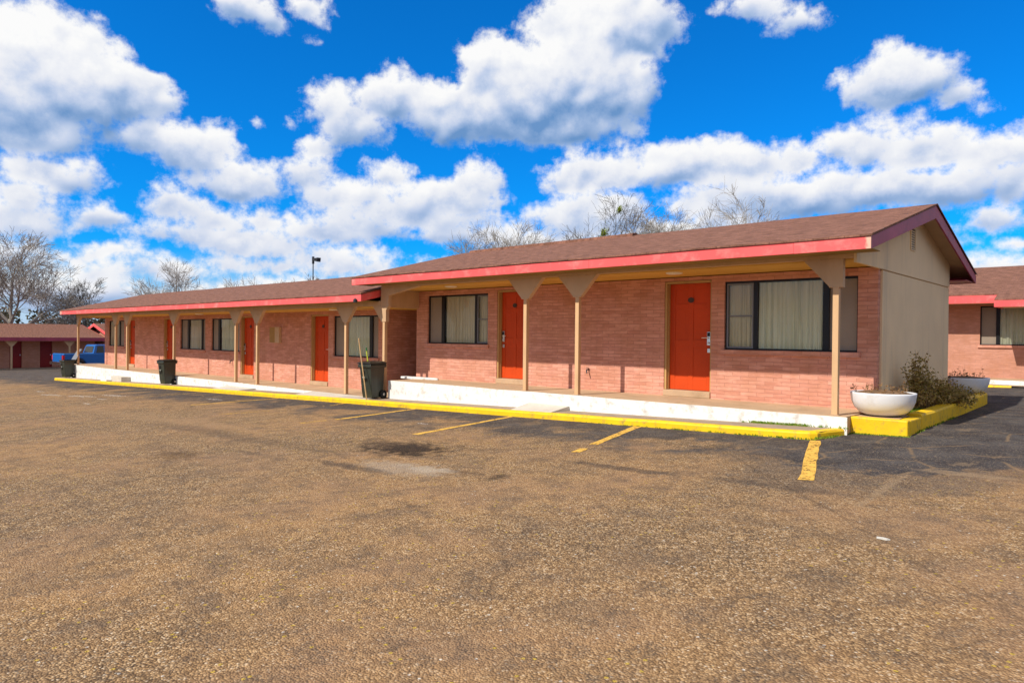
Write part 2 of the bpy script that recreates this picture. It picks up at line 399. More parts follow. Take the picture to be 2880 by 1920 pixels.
def leaf_mat(name, cols, scale=6):
    N = NT(name); p = N.pos()
    v = N.voro(p, scale); s = N.sep(v.outputs['Color'])
    n = len(cols); c = N.ramp(s[0], [(i/(n-1), k) for i,k in enumerate(cols)])
    tl = N.n('ShaderNodeBsdfTranslucent'); N.l(c, tl.inputs[0]); mx = N.n('ShaderNodeMixShader'); mx.inputs[0].default_value=.25
    N.l(N.b.outputs[0], mx.inputs[1]); N.l(tl.outputs[0], mx.inputs[2]); N.l(mx.outputs[0], N.out.inputs[0])
    N.set(c, .7, spec=.25); return N.m
M['bush'] = leaf_mat('bush_leaves', [(.10,.085,.02),(.26,.20,.04),(.44,.32,.08),(.58,.42,.18),(.22,.14,.05)], 22)
M['woods'] = leaf_mat('woods_leaves', [(.045,.045,.022),(.095,.085,.045),(.16,.13,.08),(.07,.07,.035)], 1.1)
M['mistletoe'] = leaf_mat('mistletoe_leaves', [(.20,.27,.02),(.30,.36,.04),(.12,.17,.015)], 9)
M['grass'] = leaf_mat('weed_leaves', [(.10,.20,.01),(.18,.30,.02),(.26,.28,.04)], 40)
M['dry'] = leaf_mat('dry_stems', [(.30,.17,.07),(.20,.11,.05),(.40,.24,.10)], 30)
M['bark_pale'] = paint('pale_bark', (.42,.38,.32), .9, .25, 1.5, (.16,.14,.12), .7, 3)
M['bark_dark'] = paint('dark_bark', (.12,.105,.09), .9, .3, 1.5)
M['twig_pale'] = paint('pale_twigs', (.52,.47,.40), .9, .25, 1.0)
M['twig_dark'] = paint('dark_twigs', (.12,.11,.10), .9, .25, 1.0)
M['twig_grey'] = paint('grey_twigs', (.34,.31,.28), .9, .25, 1.0)
M['twig_mid'] = paint('beige_twigs', (.30,.27,.23), .9, .25, 1.0)
M['twig_brown'] = paint('brown_twigs', (.22,.15,.10), .9, .25, 1.0)
# ------------------------------------------------------------------ the site
def frange(a, b, st):
    out=[]; v=a
    while v < b-1e-6: out.append(v); v+=st
    return out+[b]
xs = sorted(set([-900,-400,-200,-120,-90,-75]+[float(v) for v in range(-72,25,4)]+[25,60,150,400,900]))
ys = sorted(set([-900,-300,-120,-60,-25]+[float(v) for v in range(-20,12,4)]+[12,20,40,80,160,400,900]))
g = MB()
for y in ys:
    for x in xs: g.v.append((x,y,gz(x,y)))
nx=len(xs)
for j in range(len(ys)-1):
    for i in range(nx-1):
        a=j*nx+i; g.f.append((a,a+1,a+1+nx,a+nx))
struct(g.build('parking_lot', M['ground']))

W, P, E = 12.046, 10.86, 10.26
YR, YB, BK = 14.07, 17.89, 17.02
FA, FB = -1.118, -1.588          # floor levels: right wing, left wing

# strip of concrete between kerb and walkway
st = MB()
xx = frange(-39.6, -3.45, 1.5)
for a,b in zip(xx, xx[1:]):
    st.quad((a,10.12,sz(a)-.006),(b,10.12,sz(b)-.006),(b,10.75,sz(b)-.006),(a,10.75,sz(a)-.006))
st.quad((-3.45,10.16,sz(-3.45)-.006),(-3.42,10.18,sz(-3.42)-.006),(-3.28,10.75,sz(-3.3)-.006),(-3.45,10.75,sz(-3.45)-.006))
struct(st.build('pavement_strip', M['strip']))

# yellow kerb, swept along a path, rounded top
def kerb(path, mat, width=.15, name='kerb', drop=.3, ztop=None):
    m=MB(); prof=[(0,-drop),(0,-.035),(.012,-.012),(.035,0),(width-.03,0),(width-.008,-.01),(width,-.03),(width,-drop)]
    k=len(prof); rings=[]
    rnd=random.Random(3)
    for i,(x,y) in enumerate(path):
        a=path[max(i-1,0)]; b=path[min(i+1,len(path)-1)]
        t=Vector((b[0]-a[0],b[1]-a[1],0)).normalized(); nrm=Vector((-t.y,t.x,0))
        z=(ztop(x,y) if ztop else sz(x)) + rnd.uniform(-.004,.004); jy=rnd.uniform(-.006,.006)
        rings.append([(x+nrm.x*(o+jy), y+nrm.y*(o+jy), z+h) for o,h in prof])
    for r in rings: m.v+=r
    for i in range(len(rings)-1):
        for j in range(k-1):
            a=i*k+j; m.f.append((a,a+1,a+1+k,a+k))
    m.f.append(tuple(range(k))); m.f.append(tuple((len(rings)-1)*k+j for j in reversed(range(k))))
    return m.build(name, mat)
pth=[(x,10.03) for x in frange(-39.0,-3.62,.6)]+[(-3.52,10.05),(-3.44,10.12),(-3.36,10.35),(-3.27,10.72),(-3.25,10.90)]
struct(kerb(pth, M['yellow']))

# ---------------------------------------------------------------- walkways
wa=thing('raised_walkway','tan concrete walkway with white painted edge in front of the nearer, higher motel wing','walkway',(-8.5,11.3,FA-.3))
wa_s=MB().box(-13.90,-3.25,10.735,12.10,FA-.55,FA).build('slab', M['concrete'], wa)
e=MB()
xx=frange(-13.93,-3.23,.6)
rnd=random.Random(5); n=[rnd.uniform(-.006,.006) for _ in xx]; zb=[rnd.uniform(-.012,.012) for _ in xx]
for i in range(len(xx)-1):
    a,b=xx[i],xx[i+1]
    ya,yb=10.722+n[i]*.4,10.722+n[i+1]*.4
    za,zb_=FA-.008+n[i],FA-.008+n[i+1]
    e.quad((a,ya,-1.75),(b,yb,-1.75),(b,yb,zb_),(a,ya,za)); e.quad((a,ya,za),(b,yb,zb_),(b,10.7345,zb_+.003),(a,10.7345,za+.003))
e.build('white_edge', M['white'], wa)
MB().box(-13.935,-13.902,10.724,12.10,FA-.6,FA-.004).build('white_edge', M['white'], wa)
wb=thing('raised_walkway','tan concrete walkway with white painted edge in front of the farther, lower motel wing','walkway',(-27,11.3,FB-.3))
MB().box(-39.50,-13.94,10.735,12.10,FB-.8,FB).build('slab', M['concrete'], wb)
e=MB(); xx=frange(-39.53,-13.95,.9); n=[rnd.uniform(-.006,.006) for _ in xx]
for i in range(len(xx)-1):
    a,b=xx[i],xx[i+1]
    e.quad((a,10.72,-2.5),(b,10.72,-2.5),(b,10.72,FB-.008+n[i+1]),(a,10.72,FB-.008+n[i])); e.quad((a,10.72,FB-.008+n[i]),(b,10.72,FB-.008+n[i+1]),(b,10.7345,FB-.005+n[i+1]),(a,10.7345,FB-.005+n[i]))
e.build('white_edge', M['white'], wb)
MB().box(-39.535,-39.502,10.72,12.10,FB-.9,FB-.004).build('white_edge', M['white'], wb)
# low white kerb beside the passage
wk=MB(); wk.prism([(-14.36,11.45),(-13.9,11.43),(-13.12,11.62),(-13.12,11.66),(-14.36,11.66)],'z',FA+.002,FA+.055)
tag(wk.build('low_kerb', M['white'], bevel=.008),'low white painted kerb on the walkway beside the shaded passage','kerb')
# ramps and steps
def wedge(name,x0,x1,y0,y1,z0a,z0b,z1,label,mat='ramp',cat='ramp',skew=0):
    m=MB()
    a=[(x0,y0,z0a),(x1,y0,z0b),(x1-skew,y1,z1),(x0-skew,y1,z1)]
    b=[(x,y,z-.35) for x,y,z in a]; n=0
    m.v=a+b; m.f=[(0,1,2,3),(7,6,5,4),(0,4,5,1),(1,5,6,2),(2,6,7,3),(3,7,4,0)]
    return tag(m.build(name,M[mat],bevel=.006),label,cat)
wedge('concrete_ramp',-9.30,-8.28,10.16,10.718,sz(-9.3)+.004,sz(-8.3)+.004,-1.335,'small grey concrete ramp against the white edge of the nearer walkway')
wedge('concrete_ramp',-17.3,-13.98,10.17,10.718,sz(-17.3)+.004,sz(-14.0)+.006,FB+.004,'wide pale concrete ramp behind the kerb, where the green bin with broomsticks stands')
wedge('concrete_ramp',-22.4,-20.6,10.17,10.718,sz(-22.4)+.004,sz(-20.6)+.004,-1.70,'narrow pale concrete ramp by the far walkway, right of the middle bin')
sb=MB().box(-32.3,-31.1,10.36,10.718,-2.3,-1.83); tag(sb.build('concrete_step',M['ramp'],bevel=.01),'grey concrete step block against the white edge of the far walkway','step')
sb=MB().box(-32.9,-32.2,10.15,10.34,-2.3,-1.99); tag(sb.build('concrete_step',M['white'],bevel=.01),'small white painted block on the strip, beside the grey step','step')

# painted bay lines
def line(pts, w, label, mat='line', name='parking_line'):
    m=MB(); (x0,y0),(x1,y1)=pts
    d=Vector((x1-x0,y1-y0,0)).normalized(); nn=Vector((-d.y,d.x,0))*w/2; L=math.hypot(x1-x0,y1-y0); k=max(2,int(L/.25))
    r2=random.Random(int(abs(x0)*100)); ring=[]
    for i in range(k+1):
        t=i/k; x=x0+(x1-x0)*t; y=y0+(y1-y0)*t; j=r2.uniform(-.012,.012); q=r2.uniform(-.012,.012)
        ring.append(((x+nn.x+j,y+nn.y),(x-nn.x+q,y-nn.y)))
    for i in range(k):
        a,b=ring[i]; c,d_=ring[i+1]
        m.quad(*[(px,py,gz(px,py)+.004) for px,py in (a,b,d_,c)])
    return struct(m.build(name,M[mat]))
line([(-3.43,10.01),(-2.63,7.42)],.145,'')
line([(-6.30,10.01),(-5.84,8.12)],.135,''); line([(-5.75,7.78),(-5.66,7.47)],.13,'')
line([(-9.14,10.01),(-8.90,7.40)],.13,''); line([(-12.04,10.0),(-11.95,7.91)],.13,''); line([(-12.02,7.74),(-12.1,7.21)],.12,'',mat='line_faint')
line([(-17.85,9.95),(-18.34,7.77)],.12,''); line([(-14.9,8.1),(-15.28,7.1)],.10,'',mat='line_faint'); line([(-14.76,10.0),(-14.57,9.5)],.10,'',mat='line_faint')
line([(-22.6,9.9),(-22.72,7.9)],.10,'',mat='line_faint'); line([(-26.4,9.9),(-26.5,7.9)],.10,'',mat='line_faint')
for i,(cx,cy,rx,ry) in enumerate(((-27.2,6.9,.8,.16),(-25.3,7.25,.9,.18),(-24.4,7.9,.8,.16),(-23.2,7.2,.35,.1),(-21.8,6.4,.4,.08),(-29.8,7.2,.4,.1),(-19.5,8.9,.5,.1),(-9.9,8.4,.2,.06))):
    r2=random.Random(i); m=MB(); k=18; m.v.append((cx,cy,gz(cx,cy)+.004))
    for j in range(k):
        t=2*pi*j/k; q=r2.uniform(.6,1.15); x=cx+rx*q*cos(t); y=cy+ry*q*sin(t)+ .3*(x-cx)*(.5 if i<3 else 0); m.v.append((x,y,gz(x,y)+.004))
    for j in range(k): m.f.append((0,1+j,1+(j+1)%k))
    struct(m.build('spilled_paint',M['patch']))
m=MB(); m.prism([(-1.50,5.70),(-1.43,5.695),(-1.41,5.715),(-1.46,5.735),(-1.505,5.725)],'z',gz(-1.45,5.7)+.002,gz(-1.45,5.7)+.012)
tag(m.build('paper_scrap',M['paper']),'small flat scrap of white litter lying alone on the open lot','litter')

# ---------------------------------------------------------------- motel wings
def wall_sheet(m, x0, x1, z0, z1, y, openings, depth=.13):
    """front wall in the plane y with openings (x0,x1,z0,z1) and their reveals"""
    X=sorted({x0,x1,*[o[0] for o in openings],*[o[1] for o in openings]}); Z=sorted({z0,z1,*[o[2] for o in openings],*[o[3] for o in openings]})
    for a,b in zip(X,X[1:]):
        for c,d in zip(Z,Z[1:]):
            if any(o[0]<=a+1e-6 and o[1]>=b-1e-6 and o[2]<=c+1e-6 and o[3]>=d-1e-6 for o in openings): continue
            m.quad((a,y,c),(b,y,c),(b,y,d),(a,y,d)); m.quad((a,y+.2,c),(a,y+.2,d),(b,y+.2,d),(b,y+.2,c))
    for a,b,c,d in openings:
        Y=y+.2
        m.quad((a,y,c),(a,y,d),(a,Y,d),(a,Y,c)); m.quad((b,y,c),(b,Y,c),(b,Y,d),(b,y,d))
        m.quad((a,y,d),(b,y,d),(b,Y,d),(a,Y,d)); m.quad((a,y,c),(a,Y,c),(b,Y,c),(b,y,c))

def door(par, x0, x1, fl, y=W, hinge='l', simple=False, label=None):
    """red panel door in an opening from x0 to x1"""
    d0,d1=x0+.045,x1-.03; zb,zt=fl+.125,fl+2.155; Y=y+.13
    z=lambda f: zb+(zt-zb)*f
    m=MB().box(d0,d1,Y+.010,Y+.045,zb,zt)
    w=d1-d0; sw=.115*w/.85; mid=(d0+d1)/2
    rails=[(0,.105),(.235+.05,.36),(.665,.72),(.94,1)] if False else [(0,.11),(.40,.47),(.76,.81),(.945,1)]
    for a,b in ((d0,d0+sw),(mid-sw*.42,mid+sw*.42),(d1-sw,d1)): m.box(a,b,Y,Y+.0095,zb,zt)
    for a,b in ((d0+sw,mid-sw*.42),(mid+sw*.42,d1-sw)):
        for r0,r1 in rails: m.box(a,b,Y,Y+.0095,z(r0),z(r1))
    d=m.build('door', M['door'], par, bevel=.003, label=label)
    j=MB(); j.box(x0,x0+.043,y+.02,y+.18,fl+.12,zt+.045); j.box(x1-.028,x1,y+.02,y+.18,fl+.12,zt+.045); j.box(x0+.044,x1-.029,y+.02,y+.18,zt+.004,zt+.045)
    j.box(x0+.044,x0+.058,y+.07,y+.128,zb,zt)
    j.build('door_frame', M['jamb'], d, bevel=.004)
    MB().box(x0-.0,x1+.0,y-.035,y+.19,fl+.001,fl+.118).build('threshold', M['concrete'], d, bevel=.01)
    hx = d1-.07 if hinge=='l' else d0+.07
    if not simple:
        zc=zb+.98
        h=MB(); h.box(hx-.034,hx+.034,Y-.026,Y-.0005,zc-.12,zc+.13)
        h.lathe([(.022,0),(.022,.02),(.012,.03)],(hx,Y-.03,zc-.09),12)
        s=-1 if hinge=='l' else 1
        h.tube([Vector((hx,Y-.02,zc+.02)),Vector((hx,Y-.07,zc+.02)),Vector((hx+s*.02,Y-.075,zc+.02)),Vector((hx+s*.12,Y-.072,zc+.018))],[.013,.011,.010,.008],8)
        lo=h.build('lock', M['steel'], d, bevel=.003)
        MB().box(hx-.024,hx+.024,Y-.036,Y-.0265,zc+.045,zc+.12).build('card_reader', M['black'], lo)
        k=MB(); k.box(hx-.03,hx+.03,Y-.02,Y-.0005,zc-.26,zc-.18); k.build('deadbolt', M['steel'], d, bevel=.006)
        pl=MB(); q=14; c=(mid,z(.845))
        pl.prism([(c[0]+.052*cos(2*pi*i/q)*1.25,c[1]+.052*sin(2*pi*i/q)) for i in range(q)],'y',Y-.008,Y-.0006)
        pl.build('number_plaque', M['bronze'], d)
    return d

def curtain(par, x0, x1, z0, z1, y, mat, amp=.020, wl=.12, gap=None):
    m=MB(); k=max(6,int((x1-x0)/.012)); rr=random.Random(int((x0+50)*91)); ph=rr.uniform(0,6); 
    pts=[]
    for i in range(k+1):
        x=x0+(x1-x0)*i/k
        t=(x-x0)/wl*2*pi
        o=amp*(sin(t+ph+1.3*sin(t*.23+ph))+.4*sin(t*2.3+ph*2))
        pts.append((x,o))
    for zi,(za,zb_) in enumerate(((z0,z0+(z1-z0)*.4),(z0+(z1-z0)*.4,z1))):
        fa,fb=(1.15,.8) if zi==0 else (.8,.45)
        for (xa,oa),(xb,ob) in zip(pts,pts[1:]):
            if gap and gap[0]<xa<gap[1]: continue
            m.quad((xa,y+oa*fa,za),(xb,y+ob*fa,za),(xb,y+ob*fb,zb_),(xa,y+oa*fb,zb_))
    return m.build('curtain', M[mat], par, smooth=True, fix=False)

def window(par, x0, x1, zb, zt, segs, y=W, cur='curtain', sill=True, label=None):
    """segs: (kind, a, b); kinds: pane (fixed, curtain behind), sash (double hung, grey frame), panel (blank blind)"""
    Y=y+.045
    f=MB(); t=.030
    f.box(x0,x1,Y,Y+.06,zt-t*1.3,zt); f.box(x0,x1,Y,Y+.06,zb,zb+t)
    f.box(x0,x0+t,Y,Y+.06,zb+t,zt-t*1.3); f.box(x1-t*.8,x1,Y,Y+.06,zb+t,zt-t*1.3)
    for (k0,a0,b0),(k1,a1,b1) in zip(segs,segs[1:]): f.box(b0,a1,Y-.012,Y+.06,zb+t,zt-t*1.3)
    w=f.build('window', M['black'], par, bevel=.003, label=label)
    for kind,a,b in segs:
        a2=max(a,x0+t); b2=min(b,x1-t*.8); z0,z1=zb+t,zt-t*1.3
        if kind=='panel':
            MB().box(a2,b2,Y+.030,Y+.045,z0,z1).build('blind_panel', M['panel'], w)
        else:
            g=MB()
            if kind=='sash':
                s=MB(); q=.028; zm=(z0+z1)/2
                s.box(a2,a2+q,Y-.006,Y+.03,z0,z1); s.box(b2-q,b2,Y-.006,Y+.03,z0,z1); s.box(a2+q,b2-q,Y-.006,Y+.03,z0,z0+q); s.box(a2+q,b2-q,Y-.006,Y+.03,z1-q,z1)
                s.box(a2+q,b2-q,Y+.004,Y+.03,zm-.016,zm+.010)
                s.build('sash', M['grey_metal'], w, bevel=.002)
                zs=((z0+q,zm-.016),(zm+.010,z1-q)); a3,b3=a2+q,b2-q
                for c,d in zs: g.quad((a3,Y+.022,c),(b3,Y+.022,c),(b3,Y+.022,d),(a3,Y+.022,d))
            else:
                g.quad((a2,Y+.012,z0),(b2,Y+.012,z0),(b2,Y+.012,z1),(a2,Y+.012,z1))
            g.build('pane', M['glass'], w, fix=False)
            curtain(w, a2-.01, b2+.01, z0-.02, z1+.02, Y+.060, cur if kind!='sash' else 'curtain_grey', wl=.13 if kind=='pane' else .09)
    # near-black sheet painting in the unlit room, also stops light leaks
    bk=MB(); bk.quad((x0-.02,y+.30,zb-.05),(x1+.02,y+.30,zb-.05),(x1+.02,y+.30,zt+.05),(x0-.02,y+.30,zt+.05)); bk.build('dark_backing', M['room_dark_paint'], w, fix=False)
    if sill: MB().box(x0-.05,x1+.05,y-.045,y+.03,zb-.088,zb-.002).build('sill', M['brick'], w, bevel=.006)
    return w

def gusset(par, post_x, zt, zl, hw=.48, left=True, right=True, name='bracket'):
    h=.045
    poly=[]
    L=post_x-(hw if left else .06); Rr=post_x+(hw if right else .10)
    poly=[(L,zt),(L+.02,zt-.012),(post_x-.095,zl+.015),(post_x-.095,zl-.0),(post_x+(.095 if right else .10),zl-.0),(post_x+(.095 if right else .10),zl+.015),(Rr-(.02 if right else 0),zt-.012),(Rr,zt)]
    return MB().prism(poly,'y',P-.052,P+.052).build(name, M['tan'], par, bevel=.004)
def post(par, x, fl, zt, zl, left=True, right=True, hw=.48):
    p=MB().box(x-.043,x+.043,P-.043,P+.043,fl,zl+.01).build('post', M['tan_post'], par, bevel=.006)
    gusset(p, x, zt, zl, hw, left, right)
    b=MB().box(x-.065,x+.065,P-.065,P+.065,fl+.001,fl+.012).build('base_plate', M['concrete'], p)
    return p

def roof(par, xl, xr, e, ft, rz, yr, yb, wall_b, lcap=True, rcap=True, mat='shingle', rake='coral_shade', flip=False, front_soffit=(P-.06), ridge_cap=None, seams=True):
    """gable roof running along x: shingle slabs, eave fascias, rake boards, soffits"""
    t=.035
    s1=(rz-ft)/(yr-e); zf=lambda y: ft+s1*(y-e) if y<=yr else rz-s1*(y-yr)
    m=MB()
    n=max(1,int((xr-xl)/1.2)); r2=random.Random(int(abs(xl)*10)); cols=frange(xl-.02,xr+.02,(xr-xl+.04)/n)
    dz=[r2.uniform(-.008,.008) for _ in cols]
    ring=[(e-.03,zf(e)-.03*s1),(yr,rz),(yb+.03,zf(yb)-.03*s1)]
    for i in range(len(cols)-1):
        a,b=cols[i],cols[i+1]
        for (ya,za),(yc,zc) in zip(ring,ring[1:]):
            m.quad((a,ya,za+t+dz[i]),(b,ya,za+t+dz[i+1]),(b,yc,zc+t+dz[i+1]*.5),(a,yc,zc+t+dz[i]*.5))
        m.quad((a,e-.03,zf(e)-.03*s1+dz[i]+.01),(b,e-.03,zf(e)-.03*s1+dz[i+1]+.01),(b,e-.03,ring[0][1]+t+dz[i+1]),(a,e-.03,ring[0][1]+t+dz[i]))
    for xe in (xl-.02,xr+.02):
        for (ya,za),(yc,zc) in zip(ring,ring[1:]): m.quad((xe,ya,za+.004),(xe,yc,zc+.004),(xe,yc,zc+t),(xe,ya,za+t))
    r=m.build('roof', M[mat], par, fix=False)
    d=MB(); d.prism([(e+.03,zf(e)-.002),(yr,rz-.006),(yb-.03,zf(yb)-.002),(yb-.03,zf(yb)-.03),(yr,rz-.055),(e+.03,zf(e)-.03)],'x',xl+.032,xr-.032); d.build('roof_deck', M['tan'], r)
    # eave fascia in boards with slight mismatches
    fh=.172; f=MB(); x=xl; i=0
    while x<xr-.01:
        L=min(3.66,xr-x)
        if xr-(x+L)<1.0: L=xr-x
        o=r2.uniform(-.004,.004); f.box(x+.001,x+L-.001,e-.012+o,e+.020,ft-fh+o*1.3,ft-.004); x+=L
    f.build('fascia', M['coral'], r, bevel=.003)
    f=MB().box(xl,xr,yb-.02,yb+.012,ft-fh,ft-.004); f.build('fascia', M['coral_shade'], r)
    MB().box(xl+.0,xr-.0,e-.016,e+.018,ft-.003,ft+.014).build('drip_edge', M['drip'], r)
    rh=.215
    for xe,on in ((xl,lcap),(xr,rcap)):
        if not on: continue
        a,b=(xe,xe+.03) if xe==xl else (xe-.03,xe)
        k=MB(); k.prism([(e+.0205,zf(e)+.0),(yr-.001,rz-.004),(yr-.001,rz-.004-rh*1.02),(e+.0205,zf(e)-fh)],'x',a,b); k.build('rake_board', M[rake], r, bevel=.003)
        k=MB(); k.prism([(yr+.001,rz-.004),(yb-.0205,zf(yb)),(yb-.0205,zf(yb)-fh),(yr+.001,rz-.004-rh*1.02)],'x',a,b); k.build('rake_board', M[rake], r, bevel=.003)
    # boxed soffits under both eaves
    if front_soffit: MB().box(xl+.032,xr-.032,e+.021,front_soffit,ft-fh+.012,ft-fh+.024).build('soffit', M['soffit'], r)
    MB().box(xl+.032,xr-.032,wall_b,yb-.021,ft-fh+.012,ft-fh+.024).build('soffit', M['coral_shade'], r)
    return r, zf

def ceiling_light(par, x, y, z):
    MB().lathe([(.15,0),(.15,-.015),(.11,-.03)],(x,y,z),20).build('ceiling_light', M['dark_metal'] if False else M['lamp'], par, smooth=False)

# ---- nearer, higher wing
A=thing('motel_wing','nearest motel wing of pink brick with two orange doors and a brown gabled roof','building',(-8.8,14,FA-.2))
XL,XR=-14.451,-3.192
o2=(-7.0,-6.02); o1=(-11.50,-10.60)
wa_open=[(o2[0],o2[1],FA,FA+2.205),(o1[0],o1[1],FA,FA+2.205),(-5.765,-3.492,-.205,1.03),(-14.004,-11.80,-.205,1.03)]
m=MB(); wall_sheet(m,XL,XR,FB-.15,1.15,W,wa_open)
m.quad((XR,W,FB),(XR,BK,FB),(XR,BK,1.15),(XR,W,1.15)); m.quad((XL,W,FB-.2),(XL,BK,FB-.2),(XL,BK,1.15),(XL,W,1.15)); m.quad((XL,BK,FB),(XR,BK,FB),(XR,BK,1.15),(XL,BK,1.15))
m.build('wall', M['brick'], A, fix=False)
door(A,*o2,FA,hinge='l'); door(A,*o1,FA,hinge='r')
window(A,-5.765,-3.492,-.205,1.03,[('sash',-5.765,-5.235),('pane',-5.150,-4.045),('panel',-3.940,-3.492)])
window(A,-14.004,-11.80,-.205,1.03,[('panel',-14.004,-13.50),('pane',-13.39,-12.285),('sash',-12.20,-11.80)],cur='curtain_grey')
rA,zfA=roof(A,-14.83,-2.815,E,1.406,2.36,YR,YB,BK)
# little raised ridge vent on the left part of the ridge
MB().prism([(YR-.16,2.36-.008),(YR-.15,2.36+.055),(YR,2.36+.09),(YR+.15,2.36+.055),(YR+.16,2.36-.008)],'x',-14.4,-8.95).build('ridge_vent', M['shingle'], rA)
MB().box(-14.34,-3.195,P+.0505,BK-.05,1.166,1.205).build('porch_ceiling', M['tan_ceiling'], A)
MB().box(-14.36,-3.165,P-.05,P+.05,1.186,1.30).build('beam', M['tan'], A, bevel=.004)
for x in (-9.532,-8.195): post(A,x,FA,1.186,.765,hw=.475)
post(A,-3.441,FA,1.186,.765,right=False)
post(A,-14.263,FB,.735,.33,hw=.46,right=False)
# joint panel between the two roof levels
MB().prism([(-14.375,.736),(-14.255,.736),(-14.22,.60),(-14.19,.60),(-14.065,.72),(-14.065,.985),(-12.93,1.172),(-12.93,1.1855),(-14.375,1.1855)],'y',P-.051,P+.051).build('joint_gusset', M['tan'], A, bevel=.004)
# gable infills
def gable(par, xa, xb, y0, y1, zb, zf, mat='stucco', name='gable_panel'):
    return MB().prism([(y0,zb),(y0,zf(y0)-.035),(YR,zf(YR)-.062),(y1,zf(y1)-.035),(y1,zb)],'x',xa,xb).build(name, M[mat], par)
gb=gable(A,-3.190,-3.150,P-.07,17.05,1.118,zfA)
MB().box(-3.191,-3.158,W+.10,BK+.02,FA-.30,1.098).build('end_panel', M['stucco'], A)
MB().box(-3.191,-3.168,W+.10,BK+.02,1.0985,1.1175).build('seam_strip', M['jamb'], A)
gl=gable(A,-14.40,-14.362,P+.052,17.0,.70,zfA,'tan')
v=MB(); 
for i in range(8): z=1.62+i*.042; v.prism([(z,0),(z+.012,-.03),(z+.03,-.03),(z+.018,0)],'y',0,0) if False else v.box(-3.149,-3.138,13.80,14.06,z,z+.018)
vt=v.build('gable_vent', M['stucco'], A); MB().box(-3.1495,-3.146,13.79,14.07,1.60,1.965).build('vent_screen', M['black'], vt)
k=MB(); k.box(-3.1495,-3.130,13.765,13.789,1.58,1.985); k.box(-3.1495,-3.130,14.071,14.095,1.58,1.985); k.box(-3.1495,-3.130,13.79,14.07,1.966,1.985); k.box(-3.1495,-3.130,13.79,14.07,1.58,1.599); k.build('vent_frame', M['stucco'], vt)
ceiling_light(A,-6.32,11.2,1.165); ceiling_light(A,-12.2,11.2,1.165)
tp=MB(); tp.tube([Vector((-8.80,W,-.69)),Vector((-8.80,W-.06,-.69)),Vector((-8.79,W-.09,-.70)),Vector((-8.77,W-.10,-.77))],[.014,.014,.014,.012],8); tp.lathe([(.03,0),(.03,.01)],(-8.80,W-.045,-.655),10); tp.build('tap', M['dark_metal'], A)

# ---- farther, lower wing
B=thing('motel_wing','farther, lower pink brick motel wing running to the left under a coral fascia','building',(-27,14,FB-.3))
XL,XR=-38.44,-15.72
doors=[(-35.40,-34.46),(-31.18,-30.26),(-24.28,-23.30),(-19.62,-18.63)]
wins=[(-37.87,-35.80),(-29.47,-27.16),(-26.62,-24.36),(-18.35,-16.12)]
ops=[(a,b,FB,FB+2.205) for a,b in doors]+[(a,b,-.655,.56) for a,b in wins]
m=MB(); wall_sheet(m,XL,XR,FB-.8,.75,W,ops)
m.quad((XR,W,FB-.8),(XR,BK,FB-.8),(XR,BK,.75),(XR,W,.75)); m.quad((XL,W,FB-.8),(XL,BK,FB-.8),(XL,BK,.75),(XL,W,.75)); m.quad((XL,BK,FB-.8),(XR,BK,FB-.8),(XR,BK,.75),(XL,BK,.75))
m.build('wall', M['brick'], B, fix=False)
for i,(a,b) in enumerate(doors): door(B,a,b,FB,hinge='r' if i!=3 else 'l')
window(B,*wins[0],-.655,.56,[('pane',-37.87,-37.25),('pane',-37.16,-36.55),('panel',-36.46,-35.80)],cur='curtain_grey')
window(B,*wins[1],-.655,.56,[('panel',-29.47,-28.86),('pane',-28.70,-27.58),('panel',-27.48,-27.16)],cur='curtain_white')
window(B,*wins[2],-.655,.56,[('panel',-26.62,-26.12),('pane',-25.98,-24.85),('panel',-24.76,-24.36)],cur='curtain')
window(B,*wins[3],-.655,.56,[('panel',-18.35,-17.80),('pane',-17.70,-16.58),('panel',-16.44,-16.12)],cur='curtain')
rB,zfB=roof(B,-39.0,-14.43,E,1.0,1.955,YR,YB,BK,rcap=True,rake='coral')
MB().box(-38.40,-14.41,P+.0505,BK-.05,.715,.75).build('porch_ceiling', M['tan_ceiling'], B)
MB().box(-38.46,-14.385,P-.05,P+.05,.735,.86).build('beam', M['tan'], B, bevel=.004)
for x in (-33.251,-31.884,-27.108,-22.188,-20.754,-15.934): post(B,x,FB,.734,.325,hw=.44)
post(B,-38.37,FB,.734,.325,left=False,hw=.44)
gable(B,-38.47,-38.43,P-.07,17.0,.68,zfB,'tan')
MB().prism([(P+.06,.70),(P+.06,zfB(P+.06)-.035),(YR,zfB(YR)-.062),(17,zfB(17)-.035),(17,.70)],'x',-15.76,-15.73).build('gable_panel', M['tan'], B)
ub=MB().box(-21.86,-21.42,W-.09,W-.001,-.30,.23).build('utility_box', M['box'], B, bevel=.006)
MB().prism([(-21.86,W-.091),(-21.70,W-.091),(-21.83,W-.20),(-21.845,W-.20)],'z',-.29,.22).build('box_flap', M['box_dark'], ub)
cam=MB(); cam.lathe([(.05,0),(.05,.07),(.02,.10)],(-14.62,E-.05,.80),12); cam.build('security_camera', M['dark_metal'], B)
ceiling_light(B,-17.2,11.3,.714); ceiling_light(B,-26,11.3,.714)
tp=MB(); tp.tube([Vector((-24.9,W,-1.0)),Vector((-24.9,W-.08,-1.0)),Vector((-24.88,W-.10,-1.1))],[.02,.02,.016],8); tp.build('tap', M['dark_metal'], B)

